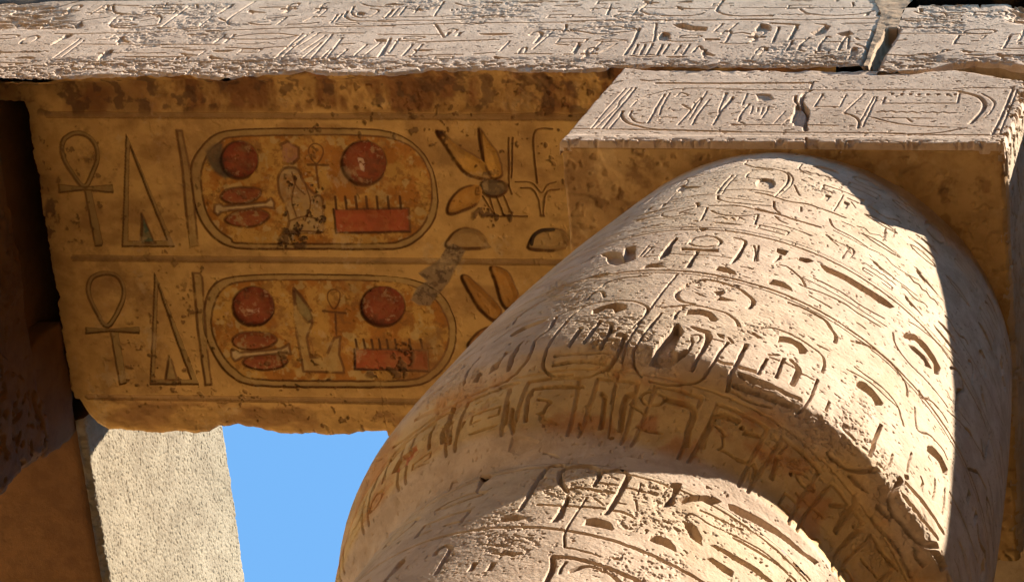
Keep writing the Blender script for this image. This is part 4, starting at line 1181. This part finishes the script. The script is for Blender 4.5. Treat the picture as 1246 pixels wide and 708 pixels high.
def beam_right():
    root = box_mesh('architrave_beam', -2.36, 9.6, 3.88, 5.55, 12.10, 13.0, M_dark, seed=2, n=.08)
    tag(root, 'cracked architrave stone right of the mortared joint, its lower edge broken and shadowed', 'beam', 'stone architrave beams')
    cols = spaced([(-2.4, -1.55, .0036), (-1.55, 9.6, .08)]); cols = (cols-cols[0])/(cols[-1]-cols[0])
    zs = np.concatenate([np.arange(ZS-.05, 13.0, .0036), [13.0]])
    def x_at(Z, U):
        e = joint_x(JR, Z)+(fbm(Z, Z*0, .06, 4, 72)-.5)*.02
        return e+(9.6-e)*U
    LW = [(1062, 89), (1080, 87), (1110, 86), (1135, 83), (1160, 76), (1185, 74), (1215, 75), (1246, 80)]
    def low(X):
        Pz = on_front(LW); o = np.argsort(Pz[:, 0])
        return YF+.02+.03*fbm(X, X*0, .1, 3, 79), np.interp(X, Pz[o, 0], Pz[o, 1])+(fbm(X, X*0, .05, 3, 78)-.5)*.02
    def extra(X, Z, H):
        c = sstep(-1.98, -1.90, X+(fbm(X, Z, .2, 3, 93)-.5)*.1)*sstep(12.66, 12.74, Z)
        H = H+c*(.012+.03*sstep(.42, .6, fbm(X*.6, Z*2.2, .05, 4, 94, .6)))
        return H+.03*sstep(.03, 0, X-joint_x(JR, Z))*sstep(12.64, 12.58, Z)
    front_grid('carved_face', x_at, cols, zs, None, M_front, root, 15, low, extra)
    # broken underside strip that closes the lower edge
    xs = spaced([(-2.44, -1.55, .01), (-1.55, 9.6, .08)]); v = np.linspace(0, 1, 12)
    ye, ze = low(xs); X, V = np.meshgrid(xs, v)
    Yv = ye+(3.95-ye)*V; Zv = ze+(12.06-ze)*V*sstep(0, 1, V)+.02*(fbm(X, V, .1, 3, 95)-.5)*(V > 0)
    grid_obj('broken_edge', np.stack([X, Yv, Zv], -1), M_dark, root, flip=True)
    # mortar in the joint
    zs2 = np.linspace(12.04, 13.75, 180); u = np.linspace(-.03, 1.03, 24)
    Z, U = np.meshgrid(zs2, u, indexing='ij'); a, b = joint_x(JL, Z), joint_x(JR, Z)
    X = a+(b-a)*U
    dep = -.010+.07*sstep(12.62, 12.56, Z)*sstep(.35, .6, U+(fbm(Z, U, .1, 3, 96)-.5)*.5)
    o = grid_obj('mortar_fill', np.stack([X, YF+dep+.012*fbm(X, Z, .05, 4, 97), Z], -1), M_mortar, root)
    o['label'] = 'wide smeared mortar filling of the joint'
    return root
beam_right()

def course_blocks():
    b = box_mesh('coping_block', -2.43, 9.6, 3.775, 5.6, 13.045, 13.75, M_front, seed=3, n=.04, amp=.012)
    tag(b, 'stone block lying on the right architrave behind a dark gap at the top edge', 'stone block', 'blocks laid on the architraves')
    b = box_mesh('coping_block', -6.66, -2.46, 3.80, 5.6, 13.23, 13.75, M_front, seed=5, n=.04, amp=.012)
    tag(b, 'long stone block lying on the carved left architrave above the upper glyph row', 'stone block', 'blocks laid on the architraves')
    b = box_mesh('coping_block', -9.6, -6.70, 3.83, 5.6, 13.22, 13.5, M_front, seed=6, n=.04, amp=.03)
    tag(b, 'crumbling low block at the broken top left corner', 'stone block', 'blocks laid on the architraves')
course_blocks()

# ------------------------------------------------------------------ abaci
def abacus(dx, label, recess=False, low=False):
    if recess:
        root = box_mesh('abacus_block', AX0+dx, AX1+dx-.0, YF+.012, YB, ZA, ZS-.32, M_shade, seed=7, n=.022, amp=.016)
        box_mesh('rear_lug', AX0+dx+.05, AX1+dx-.004, 5.12, YB+.07, ZS-.36, ZS+.03, M_shade, root, seed=18, n=.03, amp=.03)
        t = box_mesh('recessed_neck', AX0+dx+.05, AX1+dx-.14, YF+.10, YB-.12, ZS-.36, ZS+.42, M_shade, root, seed=8, n=.04, amp=.03)
    else:
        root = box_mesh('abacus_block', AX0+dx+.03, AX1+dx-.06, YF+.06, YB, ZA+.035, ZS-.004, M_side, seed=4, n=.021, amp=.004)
    tag(root, label, 'abacus', 'abacus blocks on the capitals')
    st = .02 if low else .0032
    xs = np.arange(AX0, AX1+st/2, st); zt = ZS-.34 if recess else ZS-.006; zs = np.arange(ZA, zt, st)
    X, Z = np.meshgrid(xs, zs); R = Relief(X, Z, 61, .0012)
    if not low: traced(T_ABA, on_front, R, 1.35, px=.0052, edge=.0045)
    H = R.H*1.4+weather(X, Z*1.5, 62, .0018, .006, .018, .70)
    e = np.minimum(np.minimum(X-AX0, AX1-X), Z-ZA)+(fbm(X, Z, .04, 4, 63)-.5)*.012
    H += .012*sstep(.012, 0, e)
    lowb = sstep(11.10, 11.07, Z); H -= lowb*.004
    if not low:
        Pt = on_front([(700, 60), (752, 82), (800, 87), (850, 90), (900, 91), (935, 86), (960, 89), (1000, 91), (1050, 91), (1062, 92), (1110, 91), (1135, 87), (1160, 86), (1190, 90), (1215, 95), (1246, 98)]); o_ = np.argsort(Pt[:, 0])
        zc = np.interp(X, Pt[o_, 0], Pt[o_, 1])+(fbm(X, Z, .05, 4, 67)-.5)*.02
        H += sstep(-.002, .006, Z-zc)*(.018+.05*sstep(-2.25, -2.0, X))*(.5+fbm(X, Z, .08, 3, 68))
    H += .05*sstep(.08, .0, AX1-X+(fbm(X, Z, .05, 4, 64, .6)-.5)*.10)*sstep(.5, .62, fbm(X, Z, .03, 4, 65, .6))
    H += .02*sstep(.52, .66, fbm(X, Z, .03, 4, 66, .6))*sstep(.05, 0, Z-ZA)
    P = np.stack([X+dx, YF+H, Z], -1)
    P[0, :, 1] = YF+.04; P[:, 0, 1] = YF+.06; P[:, -1, 1] = YF+.06; P[-1, :, 1] = YF+.07
    grid_obj('carved_face', P, M_front, root, pigment(X.shape))
    return root
    return root
def left_skin(root):
    ys = np.arange(YF+.03, YB+.02, .007); zs = np.arange(ZA, ZS-.33, .007)
    Y, Z = np.meshgrid(ys, zs)
    H = weather(Y, Z, 131, .012, .016, .05, .58)+.03*sstep(.52, .66, fbm(Y, Z*1.6, .35, 4, 132, .6))
    cr = np.abs(fbm(Y, Z, .8, 3, 133)-.5); H += .03*sstep(.012, .0, cr)
    e = np.minimum(YB+.02-Y, Z-ZA); H += .05*sstep(.07, 0, e+(fbm(Y, Z, .08, 4, 134)-.5)*.08)
    X = LX+.02-H
    X[0] = LX-.06; X[-1] = LX-.06; X[:, 0] = LX-.06; X[:, -1] = LX-.06
    grid_obj('worn_side', np.stack([X, Y, Z], -1), M_shade, root)
def abacus_skins(root):
    ys = np.arange(YF+.03, 5.62, .005); zs = np.arange(ZA, ZS-.004, .005)
    Y, Z = np.meshgrid(ys, zs)
    H = weather(Y, Z, 111, .006, .010, .03, .62)+.035*sstep(.10, 0, Y-YF-.02+(fbm(Y, Z, .06, 4, 112)-.5)*.08)*sstep(.46, .62, fbm(Y, Z, .03, 4, 113, .6))
    H += .02*sstep(.03, 0, Z-ZA+(fbm(Y, Z, .05, 3, 114)-.5)*.02)
    X = AX1+.008-H; X[0] = AX1-.03; X[-1] = AX1-.03; X[:, 0] = AX1-.02; X[:, -1] = AX1-.03
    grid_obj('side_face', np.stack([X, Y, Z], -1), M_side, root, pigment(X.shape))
    xs = np.arange(AX0+.004, AX1, .005); ys = np.arange(YF+.022, YB-.01, .005)
    X, Y = np.meshgrid(xs, ys)
    H = weather(X, Y, 121, .004, .008, .035, .64)+.012*sstep(.62, .68, fbm(X, Y, .25, 3, 122))*fbm(X, Y, .05, 3, 123)
    H += .02*sstep(.02, 0, np.minimum(AX1-X, X-AX0)+(fbm(X, Y, .04, 3, 124)-.5)*.02)
    Zz = ZA-.006+H; Zz[0] = ZA+.03; Zz[:, 0] = ZA+.03; Zz[:, -1] = ZA+.03
    pg = pigment(X.shape)
    paint(pg, sstep(.50, .64, fbm(X, Y, .3, 6, 125, .65)), (.30, .16, .06), .7)
    paint(pg, sstep(.60, .70, fbm(X, Y, .09, 5, 126, .6)), (.20, .10, .04), .6)
    paint(pg, sstep(.60, .70, fbm(X, Y, .12, 5, 127, .6)), (.56, .38, .18), .5)
    grid_obj('underside', np.stack([X, Y, Zz], -1), M_under, root, pg, flip=True)
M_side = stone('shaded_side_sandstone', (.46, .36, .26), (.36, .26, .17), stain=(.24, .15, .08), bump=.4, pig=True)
M_under = stone('abacus_sandstone', (.50, .315, .13), (.40, .24, .09), stain=(.22, .11, .045), stain_amt=.6, bump=.3, pig=True)
aba_near = abacus(0, 'abacus block on the near capital, a long cartouche carved across its sunlit face')
abacus_skins(aba_near)
ab_l = abacus(DX, 'shade-darkened weathered abacus block at the left edge, its upper part broken back', True, True)
left_skin(ab_l)

# ------------------------------------------------------------------ columns
def column(name_label):
    root = bpy.data.objects.new('papyrus_column', None); C.objects.link(root); root.location = (CX, CY, GZ)
    tag(root, name_label, 'column', 'closed bud columns of the hall')
    th = np.concatenate([np.radians(np.arange(-180, 6, .14)), np.radians(np.linspace(6, 180, 90))])
    def build(name, d0, d1, dense, mat, coarse):
        s0, s1 = prof_s(d0), prof_s(dense)
        ss = np.arange(s0, s1, .0028)
        dd = np.interp(ss, _ss, _dz)
        if coarse is not None: dd = np.concatenate([dd, np.linspace(dense, d1, coarse)])
        D, T = np.meshgrid(dd, th, indexing='ij')
        A, B = T*RREF, prof_s(D)
        R = Relief(A, B, 81, .0013)
        traced(T_CAP, on_column, R, 1.15, px=.0047, edge=.003); traced(T_SHAFT, on_column, R, 1.15, px=.0045, edge=.003)
        g = lambda d: float(prof_s(d)); q = lambda t: math.radians(t)*RREF
        if d0 == 0:
            for k, (t0, t1, u0, u1, sz, dp, oc) in enumerate(((-150, 5, .12, .36, .17, .004, .06), (-150, 5, .40, .66, .18, .004, .06), (-150, 5, .78, 1.02, .17, .0045, .05), (-150, 5, 1.04, 1.22, .14, .0045, .05), (-165, -108, 1.35, 1.72, .24, .008, .06), (-24, 5, 1.35, 1.72, .24, .008, .06),
                    (-165, -114, 1.86, 2.12, .20, .006, .05), (-165, -118, 2.18, 2.50, .17, .008, .06), (-20, 5, 1.86, 2.12, .20, .006, .05), (-16, 5, 2.18, 2.50, .17, .008, .06), (-170, 5, 2.64, 2.84, .11, .007, .06))):
                glyph_fill(R, q(t0), q(t1), g(u0), g(u1), sz, dp, 400+k, -1, None, .12, oc)
            rg = random.Random(5); t = -168
            while t < 0:                                          # framed panels under the swelling
                w_ = rg.uniform(8.5, 11); x0, x1, y0, y1 = q(t), q(t+w_), g(2.63), g(2.86)
                qq = np.array([(x0, y0), (x1, y1)]); sl = R.box(qq, 0)
                if sl is not None and (R.H[sl] > .0015).mean() < .30: R.groove([(x0, y1), (x0+.01, y0), (x1-.01, y0), (x1, y1)], .013, .006)
                t += w_+2.2
        else:
            for k, (t0, t1, u0, u1, sz, dp) in enumerate(((-165, 0, 3.09, 3.43, .22, .008), (-165, 0, 3.55, 3.80, .18, .007), (-165, 0, 3.84, 4.10, .18, .007))):
                glyph_fill(R, q(t0), q(t1), g(u0), g(u1), sz, dp, 500+k, -1, None, .12, .06)
        full = np.linspace(-math.pi, math.pi, 200)*RREF
        def ring(dep, wd, dp, wv=.004):
            R.groove(np.stack([full, prof_s(dep)+(fbm(full, full*0, .8, 3, int(dep*100))-.5)*wv*4], 1), wd, dp*.001)
        ring(1.29, .009, 11); ring(1.79, .010, 11); ring(3.035, .007, 8); ring(3.48, .014, 13); ring(1.26, .003, 2); ring(1.82, .004, 4); ring(2.60, .006, 4)
        H = R.H*1.9+weather(A, B, 82, .0026, .004, .016, .70)+.0014*(fbm(A, B, .009, 2, 182)-.5)
        az_ = np.degrees(T); lipn = (fbm(A, B, .12, 4, 188)-.5)*.07
        H += (.25+.75*sstep(-62, -32, az_))*.075*sstep(2.49, 2.62, D+lipn*.7+.05*sstep(-30, -12, az_))*sstep(2.88, 2.74, D)
        H -= sstep(-82, -112, az_)*.085*sstep(2.52, 2.78, D)*sstep(3.0, 2.80, D)
        # scaled, bruised zone along the swelling edge and right of the bird
        bz = sstep(.0, 1., 1-np.abs(D-2.52+(fbm(A, B, .4, 3, 83)-.5)*.25)/.13)*sstep(-1.9, -1.1, A)*sstep(.35, .6, fbm(A, B, .2, 3, 186))
        H += bz*(1-.6*sstep(-45, -30, az_))*(.013*sstep(.46, .60, fbm(A, B, .03, 4, 84, .62))+.004*fbm(A, B, .02, 3, 85))
        for (cx, cy, rx, ry, am, thr) in ((745, 400, 50, 22, .006, .42), (745, 430, 28, 30, .010, .42), (800, 430, 24, 24, .010, .44), (870, 345, 30, 12, .006, .5), (1040, 500, 26, 22, .006, .46), (930, 400, 40, 12, .005, .5), (1000, 225, 30, 12, .006, .5), (690, 360, 30, 20, .006, .45),
                                          (700, 590, 60, 20, .008, .45), (800, 635, 50, 16, .010, .45), (900, 640, 30, 14, .007, .45), (780, 690, 60, 20, .007, .46), (620, 650, 40, 30, .008, .44), (985, 545, 60, 40, .009, .44), (1080, 650, 30, 40, .006, .46), (560, 480, 60, 40, .006, .45), (800, 600, 30, 14, .010, .42)):
            q = on_column([(cx+rx*math.cos(a), cy+ry*math.sin(a)) for a in np.linspace(0, 6.28, 14)[:-1]])
            H += R.mask(q, .03)*am*.55*sstep(thr+.06, thr+.16, fbm(A, B, .016, 4, 86, .65))
        # bed joints of the drums
        pg = pigment(A.shape)
        paint(pg, sstep(.46, .62, fbm(A, B, .5, 5, 190, .62)), (.44, .325, .215), .55)
        paint(pg, sstep(.60, .72, fbm(A*2.2, B, .35, 5, 191, .65)), (.36, .25, .155), .5)
        och = sstep(2.45, 2.62, D+(fbm(A, B, .25, 4, 87)-.5)*.3)*sstep(2.88, 2.80, D+(fbm(A, B, .2, 3, 187)-.5)*.06)
        paint(pg, och, (.52, .335, .13), .85)
        paint(pg, och*sstep(.50, .66, fbm(A, B, .16, 5, 88, .6)), (.42, .17, .06), .6)
        paint(pg, sstep(2.98, 3.04, D)*sstep(3.5, 3.2, D), (.47, .34, .2), .4)
        red = R.mask(on_column([(440+x/5.055, 460+y/5.055) for x, y in ((275, 615), (290, 530), (400, 445), (435, 505), (330, 608))]), .008)
        paint(pg, red*sstep(.35, .5, fbm(A, B, .04, 4, 89)), (.40, .11, .045), .85)
        for q in (((1030, 330), (1180, 375), (1180, 240), (1090, 250)),):
            paint(pg, R.mask(on_column([(600+x/5.9, 460+y/5.9) for x, y in q]), .01), (.36, .12, .05), .6)
        lip = sstep(prof_s(3.0), prof_s(3.0)+.01, B)
        r = prof_r(D); nr = np.gradient(_rs, _dz); slope = np.interp(D, _dz, nr)
        nl = 1/np.sqrt(1+slope**2)
        rr = r-H*nl; zz = ZA-D-H*slope*nl
        rr[0 if d0 == 0 else -1] = rr[0 if d0 == 0 else -1]
        P = np.stack([rr*np.cos(T), rr*np.sin(T), zz-GZ], -1)
        return grid_obj(name, P, mat, root, pg, flip=True)
    build('bud_capital', 0, 3.01, 3.01, M_col, None)
    build('shaft', 3.01, ZA-GZ+.1, 4.15, M_col, 60)
    return root
col_near = column('near column with a swelling closed bud capital, carved cartouches and a sunlit band of glyphs')
def copy_tree(o, dx, label):
    c = o.copy(); C.objects.link(c); c.location.x += dx; c['label'] = label
    for ch in o.children:
        k = ch.copy(); C.objects.link(k); k.parent = c
    return c
copy_tree(col_near, DX, 'left column standing beyond the left edge under the dark abacus')
# the hall goes on: next column of this row and the row behind the viewer, unseen, added to hold back sky light
aba = [o for o in C.objects if o.name.startswith('abacus_block')][0]
def bay(dx, dy, w1, w2):
    c = copy_tree(col_near, dx, w1); c.location.y += dy
    a = copy_tree(aba, dx, w2); a.location.y += dy
bay(-DX, 0, 'right column of the same row, out of the picture', 'abacus on the right column, out of the picture')
for k, wd in ((0, 'behind the viewer on the left'), (-1, 'behind the viewer on the right'), (1, 'far left behind the viewer')):
    bay(k*DX, -5.35, 'unseen column '+wd+' in the next row', 'unseen abacus '+wd+' in the next row')
b = box_mesh('architrave_beam', -14, 9.5, -1.55, .3, ZS, ZT, M_front, seed=12, n=.25, amp=.01)
tag(b, 'architrave of the next row passing over the viewer, out of the picture', 'beam', 'stone architrave beams')

for nm, x0, x1, y0, y1 in (('over the right aisle', 3.6, 16, .32, 3.77), ('over the left aisle', -18, -9.0, .32, 3.77), ('behind the near column', -2.9, 16, 5.68, 12), ('behind the viewer', -14, 1, -9, -1.57), ('far to the right behind the viewer', 10, 18, -9, -1.57)):  # unseen slabs added to cut sky light, gaps left to steer sun bounce
    b = box_mesh('sky_blocking_slab', x0, x1, y0, y1, 13.22, 14.2, M_dark, seed=13, n=.3, amp=.01)
    tag(b, 'roofing slabs '+nm+', added out of the picture to block sky light', 'sky-blocking slab', 'added slabs blocking sky light')

for nm, x0, x1, y0, y1 in (('closing the hall on the right', 14, 15.5, -9, 12), ('closing the hall behind the viewer', -18, 15.5, -10.5, -9.02), ('closing the hall at the back', -6, 15.5, 12.02, 13.5)):  # unseen walls added to shut out the bright low sky
    b = box_mesh('sky_blocking_wall', x0, x1, y0, y1, GZ-.1, 13.2, M_ground, seed=14, n=.4, amp=.01)
    tag(b, 'high stone wall '+nm+', added out of the picture to block sky light', 'wall', 'added walls blocking low sky')

# ------------------------------------------------------------------ cross beam behind, patched with render
def cross_beam():
    x1 = -6.595; st = .0045
    root = box_mesh('cross_beam', x1-1.75, x1-.03, YB+.03, 12.0, ZS+.01, 13.66, M_shade, seed=9, n=.06, amp=.012)
    tag(root, 'pale roughcast beam beside the blue sky, running back below the painted one', 'beam')
    ys = spaced([(5.66, 8.3, st), (8.3, 12.0, .05)]); zs = spaced([(ZS, 13.69, st)])
    Y, Z = np.meshgrid(ys, zs)
    n = (fbm(Y, Z, .3, 3, 101)-.5)*.012+.0045*(fbm(Y, Z, .012, 3, 102, .6)-.5)+.004*sstep(.60, .72, fbm(Y, Z, .011, 2, 103))
    e = np.minimum(Z-ZS, 13.69-Z)
    X = x1-n-.03*sstep(.04, 0, e+(fbm(Y, Z, .05, 3, 104)-.5)*.03)
    P = np.stack([X, Y, Z], -1); P[0, :, 0] = x1-.035; P[-1, :, 0] = x1-.035
    P[0, :, 2] += (fbm(ys, ys*0, .08, 3, 105)-.5)*.02; P[-1, :, 2] += (fbm(ys, ys*0, .08, 3, 106)-.5)*.03
    o = grid_obj('rendered_side', P, M_render, root); o['label'] = 'pale stippled render coat on the sunlit side'
cross_beam()
